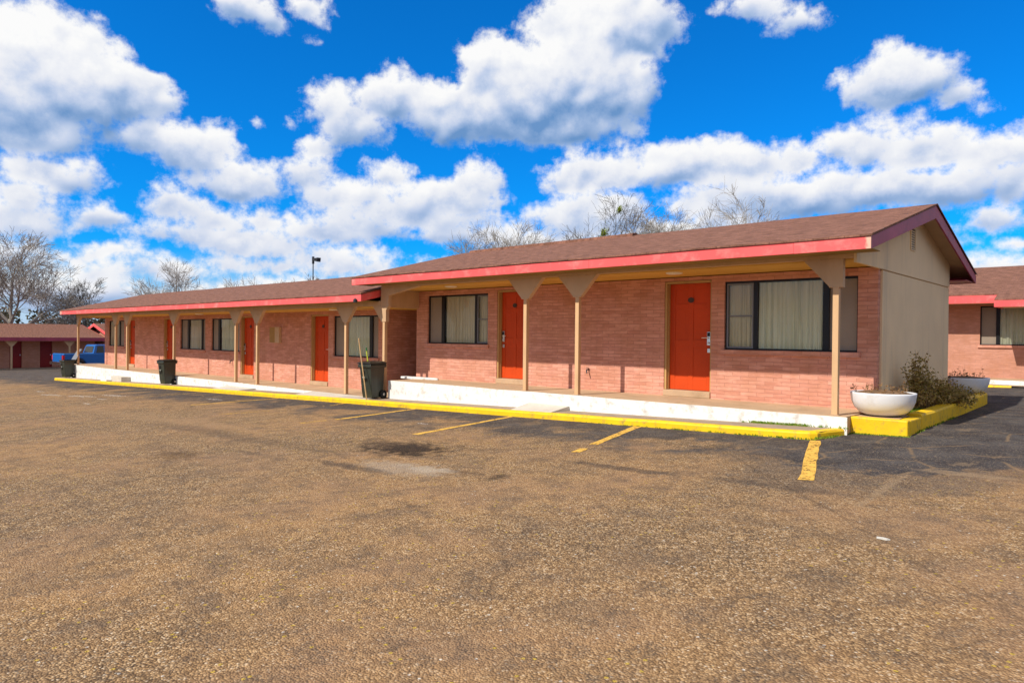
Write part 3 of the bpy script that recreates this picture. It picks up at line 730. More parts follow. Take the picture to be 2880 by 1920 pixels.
# ---- wing behind, at the right edge
Cw=thing('motel_wing','separate pink brick motel wing standing behind the near one, at the right edge','building',(0,28,-1.3))
YC=26.5; dY=YC-W
m=MB(); wall_sheet(m,-13,8,-1.5,1.25,YC,[(-4.04,-1.75,-.13,1.10),(-9.2,-6.9,-.13,1.10),(-.9,.05,-1.16,1.02)])
m.quad((8,YC,-1.5),(8,33,-1.5),(8,33,1.25),(8,YC,1.25)); m.quad((-13,YC,-1.5),(-13,33,-1.5),(-13,33,1.25),(-13,YC,1.25)); m.quad((-13,33,-1.5),(8,33,-1.5),(8,33,1.25),(-13,33,1.25))
m.build('wall', M['brick_far'], Cw, fix=False)
window(Cw,-4.04,-1.75,-.13,1.10,[('panel',-4.04,-3.62),('pane',-3.52,-2.2),('panel',-2.1,-1.75)],y=YC)
window(Cw,-9.2,-6.9,-.13,1.10,[('panel',-9.2,-8.8),('pane',-8.7,-7.4),('panel',-7.3,-6.9)],y=YC)
door(Cw,-.9,.05,-1.16,y=YC)
m=MB(); t=.035
def slab(m,x0,x1,ya,za,yb,zb): m.prism([(ya,za),(yb,zb),(yb,zb+.04),(ya,za+.04)],'x',x0,x1)
slab(m,-13.4,-3.44,25.6,1.395,29.6,2.56); slab(m,-3.4395,8.4,24.8,1.195,29.6,2.562); slab(m,-13.4,8.4,29.601,2.56,33.6,1.395)
rC=m.build('roof', M['shingle'], Cw)
MB().box(-13.4,-3.43,25.57,25.6,1.155,1.39).build('fascia', M['coral'], rC); MB().box(-3.44,8.4,24.77,24.8,1.0,1.19).build('fascia', M['coral'], rC)
MB().box(-3.44,-3.41,24.801,26.4,1.0,1.18).build('fascia', M['coral'], rC)
MB().box(-13.3,-3.45,25.61,YC-.01,1.17,1.185).build('soffit', M['tan'], rC); MB().box(-3.40,8.3,24.81,YC-.01,1.02,1.035).build('soffit', M['tan'], rC)
m=MB().box(-13,8,25.2,YC-.001,-1.7,-1.16).build('walkway_slab', M['concrete'], Cw)
MB().box(-13,8,25.185,25.1995,-1.7,-1.165).build('white_edge', M['white'], Cw)
struct(kerb([(x,24.4) for x in frange(-9,-2.95,.6)], M['yellow'], ztop=lambda x,y:-1.285))
s=MB(); s.quad((-9,24.5,-1.292),(8,24.5,-1.292),(8,25.19,-1.292),(-9,25.19,-1.292)); struct(s.build('pavement_strip', M['strip']))

# ---- low wing far off at the left, across the lot
D=thing('motel_wing','low shaded motel wing far off at the left edge with dark red doors','building',(-66,12,-3))
XD=-65.0; FD=-2.84
dd=[(13.72,14.52),(15.72,16.56)]+[(v,v+.85) for v in (3.0,6.2,-2.5,-5.7,-11)]
m=MB(); m.box(XD-8,XD-.3,-16,19.6,FD-.3,-.70)
X0=XD
Y=sorted({-16,19.6,*[a for a,b in dd],*[b for a,b in dd]})
for a,b in zip(Y,Y[1:]):
    if any(abs(a-p)<1e-6 for p,q in dd): m.box(XD-.3,XD,a,b,FD+2.05,-.70); continue
    m.box(XD-.3,XD,a,b,FD-.3,-.70)
m.build('wall', M['brick_far'], D)
for a,b in dd:
    d=MB().box(XD-.2,XD-.15,a+.002,b-.002,FD,FD+2.048).build('door', M['door_dark'], D)
    MB().box(XD-.149,XD-.10,b-.12,b-.07,FD+.95,FD+1.05).build('handle', M['steel'], d)
def roofy(par, x0, x1, xr, y0, y1, ez, rz, m1='shingle', fasc='coral_shade'):
    m=MB(); m.prism([(x1,ez),(xr,rz),(x0,ez),(x0,ez+.05),(xr,rz+.05),(x1,ez+.05)],'y',y0,y1)
    r=m.build('roof', M['shingle'], par)
    MB().box(x1-.0,x1+.03,y0,y1,ez-.22,ez+.045).build('fascia', M[fasc], r)
    for yy in (y0-.03,y1):
        k=MB(); k.prism([(x1,ez+.04),(xr,rz+.045),(xr,rz-.19),(x1,ez-.21)],'y',yy,yy+.03); k.prism([(xr,rz+.045),(x0,ez+.04),(x0,ez-.21),(xr,rz-.19)],'y',yy,yy+.03); k.build('rake_board', M['coral'], r)
    return r
roofy(D,-76.0,-63.3,-69.7,-16.6,19.95,-.50,.60)
MB().box(-65,-63.32,-16.4,19.8,-.705,-.69).build('porch_ceiling', M['tan_ceiling'], D)
for y in (13.55,17.4,9.4,5.2,1,-4,-9):
    p=MB().box(-63.75,-63.60,y-.06,y+.06,FD-.2,-1.1).build('post', M['tan'], D)
    MB().prism([(y-.42,-.72),(y-.10,-1.12),(y+.10,-1.12),(y+.42,-.72)],'x',-63.73,-63.62).build('bracket', M['tan'], p)
MB().box(-64.99,-63.2,-16,19.6,FD-.5,FD-.001).build('walkway_slab', M['strip'], D)
F=thing('motel_wing','far gabled motel wing half hidden behind the truck, pale coral rake board on its roof','building',(-67,25,-3))
m=MB(); m.prism([(-63.9,-3.2),(-63.9,-.25),(-66.9,.55),(-69.9,-.25),(-69.9,-3.2)],'y',20.6,38); m.build('wall', M['brick_far'], F)
roofy(F,-70.6,-63.2,-66.9,20.1,38.5,-.24,.70,fasc='coral_shade')
dF=MB().box(-63.898,-63.86,23,23.9,-2.9,-.9).build('door', M['door_dark'], F)

# ---------------------------------------------------------------- planter corner
pb=thing('planter_bed','yellow kerbed planting bed along the end wall of the near wing','planter bed',(-2.9,14,-1.35))
MB().box(-3.262,-2.50,10.94,11.10,-1.75,-1.128).build('kerb_block', M['yellow'], pb, bevel=.018)
MB().box(-2.66,-2.498,11.105,11.75,-1.75,-1.135).build('kerb_block', M['yellow'], pb, bevel=.018)
k=MB()
path=[(-2.50,11.76),(-2.48,12.6),(-2.50,13.6),(-2.49,14.8),(-2.51,16.0),(-2.52,17.1),(-2.55,17.7),(-2.66,18.1),(-2.86,18.35),(-3.15,18.45)]
pr=[(.0,-.5),(0,-.03),(.02,0),(.19,0),(.215,-.02),(.215,-.5)]
rg=[]
for i,(x,y) in enumerate(path):
    a=path[max(i-1,0)]; b=path[min(i+1,len(path)-1)]; t=Vector((b[0]-a[0],b[1]-a[1],0)).normalized(); nn=Vector((-t.y,t.x,0))
    rg+= [(x+nn.x*o,y+nn.y*o,-1.095+h) for o,h in pr]
k.v=rg; q=len(pr)
for i in range(len(path)-1):
    for j in range(q-1): a=i*q+j; k.f.append((a,a+1,a+1+q,a+q))
k.f.append(tuple(range(q))); k.f.append(tuple((len(path)-1)*q+j for j in reversed(range(q))))
k.build('curved_kerb', M['yellow'], pb)
s=MB(); s.quad((-3.262,11.10,-1.145),(-2.66,11.10,-1.145),(-2.66,18.1,-1.145),(-3.262,18.1,-1.145)); s.build('bed_ground', M['bed'], pb)
s=MB(); s.quad((-3.255,11.1005,-1.135),(-2.661,11.1005,-1.135),(-2.661,12.0,-1.135),(-3.255,12.0,-1.135)); s.build('concrete_pad', M['concrete'], pb)

def bowl(x,y,r,h,label,seed):
    b=thing('planter_bowl',label,'planter bowl',(x,y,-1.128),group=None)
    pr=[(r*.42,0),(r*.50,.004),(r*.72,h*.14),(r*.88,h*.36),(r*.965,h*.62),(r,h*.94),(r*1.0,h),(r*.94,h),(r*.93,h*.82),(r*.9,h*.5)]
    MB().lathe(pr,(x,y,-1.128),48).build('bowl', M['bowl'], b, smooth=True)
    s=MB(); s.lathe([(r*.94,0),(r*.6,.03),(.02,.045)],(x,y,-1.128+h*.955),24); s.build('soil', M['soil'], b, smooth=True)
    d=MB(); r2=random.Random(seed)
    for i in range(46):
        a=r2.uniform(0,2*pi); q=r*.85*math.sqrt(r2.random()); p=Vector((x+q*cos(a),y+q*sin(a),-1.128+h*.97)); hh=r2.uniform(.03,.16)*(1 if i%6 else 1.8)
        pts=[p]; 
        for k_ in range(3): pts.append(pts[-1]+Vector((r2.uniform(-.03,.03),r2.uniform(-.03,.03),hh/3)))
        d.tube(pts,[.004,.003,.002,.001],3,False)
        for k_ in range(2):
            c=pts[2]; dd_=Vector((r2.uniform(-1,1),r2.uniform(-1,1),r2.uniform(0,.6))).normalized()*.035; up=Vector((r2.uniform(-1,1),r2.uniform(-1,1),r2.uniform(-1,1)))*.014
            d.quad(c-up,c+up,c+dd_+up*.5,c+dd_-up*.5)
    d.build('dry_foliage', M['dry'], b, fix=False)
    return b
bowl(-2.965,11.50,.445,.345,'white round planter bowl with dry soil on the yellow corner block',1)
bowl(-2.95,17.60,.455,.345,'bluish white planter bowl standing in shade behind the bush',2)

# the straggly bush
bush=thing('bush','straggly olive and brown bush growing in the yellow kerbed bed','bush',(-2.9,13.6,-1.14))
stem=MB(); lf=MB(); r2=random.Random(11)
def leaf(c, L, w):
    d=Vector((r2.gauss(0,1),r2.gauss(0,1),r2.gauss(.2,.8))).normalized()*L; s=d.cross(Vector((r2.gauss(0,1),r2.gauss(0,1),r2.gauss(0,1)))).normalized()*w
    lf.quad(c, c+d*.45+s, c+d, c+d*.45-s)
clumps=[((-2.84,12.98),(.03,-.08,.90),70,.17),((-2.80,13.3),(.03,.12,.72),46,.26),((-2.76,13.8),(.08,.2,.50),38,.28),((-2.70,14.2),(.18,.2,.38),36,.30),((-2.60,14.3),(.30,.1,.20),30,.24),((-2.66,14.8),(.22,.2,.28),24,.26)]
for (bx,by),dr,n,spr in clumps:
    for i in range(n):
        tip=Vector((bx+dr[0]*r2.uniform(.2,1)+r2.gauss(0,spr*.40),by+dr[1]*r2.uniform(0,1)+r2.gauss(0,spr*.8),-1.14+max(.05,dr[2]*r2.uniform(.25,1.03))))
        if tip.x<-3.12: tip.x=-3.12+r2.uniform(0,.1)
        b0=Vector((bx+r2.uniform(-.06,.06),by+r2.uniform(-.1,.1),-1.14)); mid=(b0+tip)/2+Vector((r2.uniform(-.06,.06),r2.uniform(-.06,.06),.05))
        if i%3==0 or i<12: stem.tube([b0,mid,tip,tip+Vector((r2.gauss(0,.04),r2.gauss(0,.04),r2.uniform(.02,.12)))],[.006,.004,.0025,.001],3,False)
        for j in range(15):
            t=r2.uniform(.2,1.05); c=(b0*(1-t)+mid*t) if r2.random()<.25 else (mid*(1-t)+tip*t)
            c=c+Vector((r2.gauss(0,.045),r2.gauss(0,.045),r2.gauss(0,.04))); 
            if c.x<-3.12: c.x=-3.12
            leaf(c, r2.uniform(.035,.075), r2.uniform(.010,.020))
stem.build('stems', M['dry'], bush, fix=False); lf.build('foliage', M['bush'], bush, fix=False)

# weeds along kerb and wall foot
wd=MB(); r2=random.Random(4)
def tuft(x,y,z,h,n):
    for i in range(n):
        px=x+r2.gauss(0,.02); py=y+r2.gauss(0,.012); a=r2.uniform(0,2*pi); hh=h*r2.uniform(.4,1.1); lx=cos(a)*hh*.6; ly=sin(a)*hh*.6; w=r2.uniform(.003,.006)
        wd.quad((px-w,py,z),(px+w,py,z),(px+lx*.5+w,py+ly*.5,z+hh*.7),(px+lx,py+ly,z+hh))
for i in range(170):
    x=r2.uniform(-7.5,-3.45); d=(x+7.5)/4
    if r2.random()<.25+.5*d**2: tuft(x,10.015,gz(x,10)-.003,.02+.022*d,7)
for i in range(70): x=r2.gauss(-4.15,.33); tuft(x,10.705,sz(x)-.006,.045,8)
for i in range(60):
    t=r2.random(); tuft(-3.43+.18*t+r2.gauss(0,.015),10.05+.85*t,gz(-3.3,10.4)-.0,.035,7)
for i in range(70): x=r2.uniform(-3.25,-2.45); tuft(x,10.925,gz(x,10.9),.022,6)
for i in range(50): y=r2.uniform(11,14); tuft(-2.485,y,gz(-2.5,y),.03,5)
for i in range(60): x=r2.uniform(-3.2,-2.7); y=r2.uniform(12.1,12.9); tuft(x,y,-1.145,.06,6)
tag(wd.build('weeds', M['grass'], fix=False),'small green weeds growing along the foot of the kerb and white edge','weeds',kind='stuff')

# ---------------------------------------------------------------- bins and broomsticks
def make_bin(label, loc, rz, open_lid=False, tilt=0):
    b=thing('wheeled_bin',label,'bin',loc,rz,'green wheeled bins along the walkway')
    # local coords: front faces -y
    w0,d0,w1,d1,h=.165,.17,.215,.25,.86
    body=MB()
    def ring(w,d,z,off=0): return [(-w,-d+off,z),(w,-d+off,z),(w,d+off,z),(-w,d+off,z)]
    rings=[ring(w0,d0,.03,.02),ring(w0+.012,d0+.02,.20,.01),ring(w1-.02,d1-.02,h-.09),ring(w1-.012,d1-.012,h-.088),ring(w1+.012,d1+.012,h-.085),ring(w1+.014,d1+.014,h-.03),ring(w1,d1,h)]
    for r_ in rings: body.v+=r_
    for i in range(len(rings)-1):
        for j in range(4): a=i*4+j; c=i*4+(j+1)%4; body.f.append((a,c,c+4,a+4))
    body.f.append((3,2,1,0))
    if not open_lid: body.f.append(tuple(24+j for j in range(4)))
    inner=[( -w1+.02,-d1+.02,h),(w1-.02,-d1+.02,h),(w1-.02,d1-.02,h),(-w1+.02,d1-.02,h)]
    body.box(-.05,.05,-d1+.035-.06,-d1+.06,.50,.52)
    bo=body.build('body', M['bin'], None, bevel=.014); bo.parent=b
    for x in (-.13,.13):
        q=MB().box(x-.014,x+.014,-.275,-.20,.12,.70); 
    ax=MB().tube([Vector((-.2,.19,.11)),Vector((.2,.19,.11))],[.012,.012],8).build('axle', M['steel'], None); ax.parent=b
    for s_ in (-1,1):
        wv=MB(); wv.tube([Vector((s_*.175,.19,.11)),Vector((s_*.185,.19,.11)),Vector((s_*.210,.19,.11)),Vector((s_*.220,.19,.11))],[.09,.11,.11,.09],20)
        wo=wv.build('wheel', M['rubber'], None); wo.parent=b
        hb=MB().tube([Vector((s_*.221,.19,.11)),Vector((s_*.225,.19,.11))],[.035,.03],12).build('hub', M['silver'], None); hb.parent=wo
    hd=MB().tube([Vector((-.15,d1+.01,h-.05)),Vector((-.15,d1+.07,h-.02)),Vector((.15,d1+.07,h-.02)),Vector((.15,d1+.01,h-.05))],[.013]*4,8).build('handle', M['bin'], None); hd.parent=b
    lid=MB()
    if not open_lid:
        lid.v+= [(-w1-.02,-d1-.03,h+.002),(w1+.02,-d1-.03,h+.002),(w1+.02,d1+.02,h+.002),(-w1-.02,d1+.02,h+.002),(-w1-.02,-d1-.03,h+.025),(w1+.02,-d1-.03,h+.025),(w1+.02,d1+.02,h+.03),(-w1-.02,d1+.02,h+.03),(-w1+.05,-d1+.05,h+.06),(w1-.05,-d1+.05,h+.06),(w1-.05,d1-.05,h+.065),(-w1+.05,d1-.05,h+.065)]
        for i in (0,4):
            for j in range(4): a=i+j; c=i+(j+1)%4; lid.f.append((a,c,c+4,a+4))
        lid.f += [(3,2,1,0),(8,9,10,11)]
    else:
        lid.prism([(d1+.03,h+.01),(d1+.05,h-.0),(d1+.36,h+.50),(d1+.33,h+.52)],'x',-w1,w1)
    lo=lid.build('lid', M['bin_lid'] if not open_lid else M['grey_metal'], None, bevel=.008); lo.parent=b
    # moulded mark on the front, with a pale bar painting the highlight between
    tl=(d1-d0-.02)/(h-.3)
    mk=MB(); 
    yf=lambda z: -(d0+.02+(d1-.02-d0-.02)*((z-.20)/(h-.29)))-.001-(-.01+.01*((z-.2)/(h-.29)))*-1
    for (a,b_,c,d) in ((-.12,-.02,.60,.69),(-.10,-.03,.40,.47)): mk.quad((a,yf(c)-.006,c),(b_,yf(c)-.006,c),(b_,yf(d)-.006,d),(a,yf(d)-.006,d))
    mo=mk.build('moulded_mark', M['black'], None, fix=False); mo.parent=b
    mk=MB(); 
    for (a,b_,c,d) in ((-.10,-.02,.52,.545),): mk.quad((a,yf(c)-.006,c),(b_,yf(c)-.006,c),(b_,yf(d)-.006,d),(a,yf(d)-.006,d))
    mo=mk.build('painted_glint', M['silver'], None, fix=False); mo.parent=b
    return b
make_bin('green wheeled bin with broomsticks, standing at the step between the two walkways', (-14.18,10.42,sz(-14.2)-.0), R(6))
make_bin('green wheeled bin, middle one of the three, by the far walkway', (-26.75,10.46,sz(-26.7)+.0), R(8))
make_bin('green wheeled bin with its lid flipped open at the far left end of the walkway', (-38.45,10.42,sz(-38.4)+.0), R(10), open_lid=True)
br=thing('broom','broom with pale wooden handle leaning against the nearest bin','broom',(-13.98,10.1,sz(-14)))
MB().tube([Vector((-13.93,10.08,sz(-14)+.01)),Vector((-14.27,10.08,-.12))],[.015,.014],8).build('handle', M['wood'], br)
MB().tube([Vector((-14.27,10.08,-.12)),Vector((-14.275,10.08,-.085))],[.018,.014],8).build('end_cap', M['wood'], br)
b2=thing('broom','broom with lime yellow handle sticking up out of the nearest bin','broom',(-14.3,10.42,-.9))
MB().tube([Vector((-14.27,10.44,-1.2)),Vector((-14.42,10.42,-.40))],[.014,.014],8).build('handle', M['lime'], b2)
MB().tube([Vector((-14.42,10.42,-.40)),Vector((-14.435,10.42,-.32))],[.018,.016],8).build('grip', M['green'], b2)

# ---------------------------------------------------------------- floodlight pole
fp=thing('floodlight_pole','thin pole with a floodlight rising behind the far motel roof','lamp pole',(-34.03,21.0,-2.2))
MB().tube([Vector((-34.03,21.0,-2.3)),Vector((-34.03,21.0,4.05))],[.04,.028],8).build('pole', M['dark_metal'], fp)
MB().box(-34.09,-33.97,20.95,21.05,3.86,4.26).build('control_box', M['dark_metal'], fp, bevel=.02)
hd=MB(); hd.v=[(-33.98,20.95,4.03),(-33.98,21.1,4.03),(-33.98,21.1,4.16),(-33.98,20.95,4.16),(-33.80,21.1,3.97),(-33.80,21.32,3.97),(-33.76,21.32,4.20),(-33.76,21.1,4.20)]
hd.f=[(3,2,1,0),(4,5,6,7),(0,1,5,4),(1,2,6,5),(2,3,7,6),(3,0,4,7)]
hd.build('lamp_head', M['dark_metal'], fp, bevel=.01)

# ---------------------------------------------------------------- pickup truck (local: +x forward, side faces -y)
def truck():
    t=thing('pickup_truck','blue pickup truck parked in front of the far left motel wing, seen from its side','pickup truck',(-57.6,17.6,gz(-58,12)),R(95.6))
    def add(mb,name,mat,par=t,**k):
        o=mb.build(name,M[mat],None,**k); o.parent=par; return o
    hw=.95
    body=MB(); body.prism([(-2.65,.52),(-2.68,1.18),(-2.60,1.24),(-.72,1.24),(-.68,1.22),(1.35,1.20),(2.45,1.08),(2.62,.95),(2.66,.50),(2.2,.42),(2.12,.66),(1.95,.84),(1.7,.90),(1.45,.84),(1.28,.66),(1.2,.42),(-1.15,.42),(-1.23,.66),(-1.4,.84),(-1.65,.90),(-1.9,.84),(-2.07,.66),(-2.15,.50)],'y',-hw,hw)
    bo=add(body,'body','truck_blue',bevel=.05)
    cab=MB(); cab.v=[]
    pb_=[(-.70,1.215),(-.52,1.80),(-.40,1.86),(.62,1.86),(.75,1.83),(1.42,1.20)]
    n=len(pb_)
    for s_ in (-1,1):
        for x,z in pb_: inset=.04+.14*(z-1.2)/.66; cab.v.append((x,s_*(hw-inset),z))
    cab.f=[tuple(range(n)),tuple(reversed(range(n,2*n)))]+[(i,i+n,(i+1)%n+n,(i+1)%n) for i in range(n)]
    cb=add(cab,'cab','truck_blue',bevel=.03)
    for s_ in (-1,1):
        wn=MB()
        for poly in ([(-.50,1.28),(-.38,1.75),(.02,1.77),(.04,1.28)],[(.12,1.28),(.12,1.77),(.66,1.77),(1.14,1.28)]):
            pts=[(x,s_*(hw-.04-.14*(z-1.2)/.66+.006),z) for x,z in poly]; wn.quad(*pts)
        add(wn,'side_window','dark_glass',cb,fix=False)
    wn=MB(); wn.quad((-.705+.03,-.72,1.28),(-.705+.03,.72,1.28),(-.555,.62,1.74),(-.555,-.62,1.74)); 
    wn.v=[(x-.01,y,z) for x,y,z in wn.v]; add(wn,'rear_window','dark_glass',cb,fix=False)
    wn=MB(); wn.quad((1.36,-.78,1.28),(1.36,.78,1.28),(.83,.66,1.79),(.83,-.66,1.79)); wn.v=[(x+.02,y,z) for x,y,z in wn.v]; add(wn,'windscreen','dark_glass',cb,fix=False)
    bed=MB(); bed.box(-2.55,-.80,-.80,.80,1.236,1.246); add(bed,'bed_liner','rubber',bo)
    tg=MB(); tg.box(-2.72,-2.685,-.78,.78,.66,1.20); add(tg,'tailgate','truck_blue',bo,bevel=.01)
    bp=MB(); bp.box(-2.86,-2.66,-.93,.93,.48,.66); add(bp,'rear_bumper','chrome',bevel=.02)
    bp=MB(); bp.box(2.60,2.78,-.93,.93,.42,.62); add(bp,'front_bumper','chrome',bevel=.02)
    for s_ in (-1,1):
        l=MB(); l.box(-2.70,-2.58,s_*.86-.08,s_*.86+.08,.78,1.12); 
        l.v=[(x,y+(s_*.02),z) for x,y,z in l.v]; add(l,'tail_light','red_lens',bo)
        l=MB(); l.box(2.55,2.66,s_*.78-.14,s_*.78+.14,.76,.95); add(l,'headlight','lamp',bo)
        sk=MB(); sk.box(-1.1,1.15,s_*.955-.02,s_*.955+.02,.36,.52); add(sk,'running_board','silver',bevel=.01)
        mr=MB(); mr.box(.98,1.10,s_*1.08-.10,s_*1.08+.10,1.28,1.46); add(mr,'mirror','rubber',bevel=.02)
        for wx in (-1.65,1.70):
            y0=s_*(hw-.20); y1=s_*(hw+.02)
            w=MB(); w.tube([Vector((wx,y0,.38)),Vector((wx,y0+s_*.02,.38)),Vector((wx,y1-s_*.02,.38)),Vector((wx,y1,.38))],[.34,.38,.38,.34],24)
            wo=add(w,'wheel','rubber')
            rm=MB(); rm.tube([Vector((wx,y1,.38)),Vector((wx,y1+s_*.012,.38))],[.22,.20],16); add(rm,'rim','silver',wo)
truck()

# ---------------------------------------------------------------- trees
def bare_tree(name,label,x,y,height,radius,seed,bark,twig,trunk_r=.22,levels=5,kids=4,first=.28,group='bare winter trees behind the motel',twr=.010,droop=0.,mist=None,dens=1.0,base=None,lean=0):
    rr=random.Random(seed); z0=gz(x,y) if base is None else base
    t=thing(name,label,'tree',(x,y,z0),group=group)
    tm=MB(); cm=MB()
    top=z0+height
    def bend(d,a):
        v=Vector((rr.gauss(0,1),rr.gauss(0,1),rr.gauss(0,1))); v=(v-d*v.dot(d)).normalized()
        return (d*cos(a)+v*sin(a)).normalized()
    def grow(p,d,L,r,lv):
        n=4 if lv<=2 else 3; pts=[p]; rad=[r]
        for i in range(n):
            d=bend(d,rr.uniform(.03,.22) if lv<3 else rr.uniform(.05,.30)); d=(d+Vector((0,0,.06 if lv<3 else .02))).normalized()
            q=pts[-1]+d*(L/n)
            hx=(q.x-x)/radius; hy=(q.y-y)/radius; hz=(q.z-(z0+height*.55))/(height*.45)
            if lv>0 and hx*hx+hy*hy+max(0,hz)**2>rr.uniform(.55,1.25): break
            pts.append(q); rad.append(r*(1-.42*(i+1)/n))
        n=len(pts)-1
        if n<1: return
        (tm if lv==0 else cm).tube(pts,[max(v,twr*.55) for v in rad],7 if lv<=1 else (4 if lv==2 else 3),lv<1)
        if lv>=levels: return
        k=kids+(1 if rr.random()<dens-.6 else 0)
        for i in range(k):
            f=rr.uniform(.45,1.0) if lv==0 else rr.uniform(.22,1.0)
            if i==0: f=1.0
            idx=min(n-1,int(f*n)); fr=f*n-idx; pp=pts[idx].lerp(pts[idx+1],min(1,fr))
            a=rr.uniform(.40,1.0) if i else rr.uniform(.1,.4)
            nd=bend((pts[idx+1]-pts[idx]).normalized(),a)
            grow(pp,nd,L*rr.uniform(.55,.80) if lv else height*rr.uniform(.24,.34),max(twr,rad[idx+1]*rr.uniform(.5,.72)),lv+1)
    grow(Vector((x,y,z0)),Vector((lean,0,1)).normalized(),height*first,trunk_r,0)
    tm.build('trunk',M[bark],t,fix=False); cm.build('crown',M[twig],t,fix=False)
    if mist:
        for (mx,my,mz,mr) in mist:
            mb=MB()
            for i in range(420):
                v=Vector((rr.gauss(0,1),rr.gauss(0,1),rr.gauss(0,1))).normalized()*mr*abs(rr.gauss(0,.55)); c=Vector((mx,my,mz))+Vector((v.x,v.y,v.z*1.3))
                u=Vector((rr.gauss(0,1),rr.gauss(0,1),rr.gauss(0,1))).normalized()*.06; w=Vector((rr.gauss(0,1),rr.gauss(0,1),rr.gauss(0,1))).normalized()*.05
                mb.quad(c-u,c-w,c+u,c+w)
            mb.build('mistletoe_clump',M['mistletoe'],t,fix=False)
    return t
G='bare winter trees behind the motel'
bare_tree('bare_tree','tall pale barked bare tree with wide crown at the far left edge',-76,15.6,13.0,9.0,21,'bark_pale','twig_grey',.36,5,5,.34,None,.017)
bare_tree('bare_tree','dark spreading bare tree above the left tip of the motel roof',-79,23.6,9.6,5.0,5,'bark_dark','twig_dark',.28,5,4,.36,None,.016)
bare_tree('bare_tree','grey bare tree above the left half of the lower roof, left of the floodlight',-78.8,31.6,11.9,5.6,8,'bark_dark','twig_grey',.24,5,4,.34,None,.015)
bare_tree('bare_tree','small faint bare tree just left of the reddish twiggy ones',-76,37.6,10.5,3.4,12,'bark_dark','twig_grey',.16,5,4,.36,None,.014)
bare_tree('bare_tree','low rounded reddish brown twiggy tree right behind the floodlight pole',-70.5,42.4,10.3,3.6,14,'bark_dark','twig_brown',.18,5,5,.36,None,.018)
bare_tree('bare_tree','low reddish brown twiggy tree left of the floodlight pole',-75.5,41.2,10.4,3.6,15,'bark_dark','twig_brown',.18,5,5,.36,None,.018)
bare_tree('bare_tree','thin pale bare tree above the place where the two roofs meet',-40.4,44.2,12.9,7.0,16,'bark_pale','twig_mid',.22,5,5,.34,None,.012)
bare_tree('mistletoe_tree','dark bare tree carrying bright green mistletoe clumps above the near roof',-28.6,41.4,12.6,4.4,33,'bark_dark','twig_dark',.18,5,4,.38,None,.011,mist=[(-28.75,41.0,7.35,.34),(-27.6,41.2,8.9,.18)])
bare_tree('bare_tree','pale bare tree with dense fine twigs above the middle of the near roof',-26.2,46.6,12.4,6.2,41,'bark_pale','twig_mid',.24,5,6,.34,None,.012)
bare_tree('bare_tree','rightmost pale bare tree above the near roof, branches reaching up to the right',-22.6,46.4,13.0,5.4,48,'bark_pale','twig_mid',.22,5,4,.36,None,.012,lean=.12)
bare_tree('bare_tree','low pale bare tree between the mistletoe tree and the dense pale one',-29.6,48.5,11.4,5.4,53,'bark_pale','twig_mid',.18,5,4,.36,None,.012)

# distant evergreen scrub: one mass
wm=MB(); r2=random.Random(2)
lumps=[]
for i in range(64):
    y=-30+i*1.15+r2.uniform(-.6,.6); x=-84-r2.uniform(0,10); h=r2.uniform(4.2,5.8)
    lumps.append((x,y,h))
for i in range(30): lumps.append((-86-r2.uniform(0,8),42+i*2.2,r2.uniform(2.5,3.8)))
for x,y,h in lumps:
    for k_ in range(330):
        a=r2.uniform(0,2*pi); q=math.sqrt(r2.random()); zz=r2.random()
        c=Vector((x+2.0*q*cos(a)*(1-.5*zz),y+1.5*q*sin(a)*(1-.5*zz),-3+h*zz))
        u=Vector((r2.gauss(0,1),r2.gauss(0,1),r2.gauss(0,1))).normalized()*r2.uniform(.14,.28); w=Vector((r2.gauss(0,1),r2.gauss(0,1),r2.gauss(0,1))).normalized()*r2.uniform(.12,.22)
        wm.quad(c-u,c-w,c+u,c+w)
tag(wm.build('woodland', M['woods'], fix=False),'dark olive scrub woodland far behind the left motel wing','woodland',kind='stuff')

# ---------------------------------------------------------------- light, sky, camera
SUN=Vector((.21,1,-1.02)).normalized()
sd=bpy.data.lights.new('sun','SUN'); sd.energy=5.0; sd.angle=R(.53); sd.color=(1,.93,.82)
so=bpy.data.objects.new('sun',sd); C.objects.link(so); so.rotation_euler=SUN.to_track_quat('-Z','Y').to_euler(); so.location=(-5,-20,30)

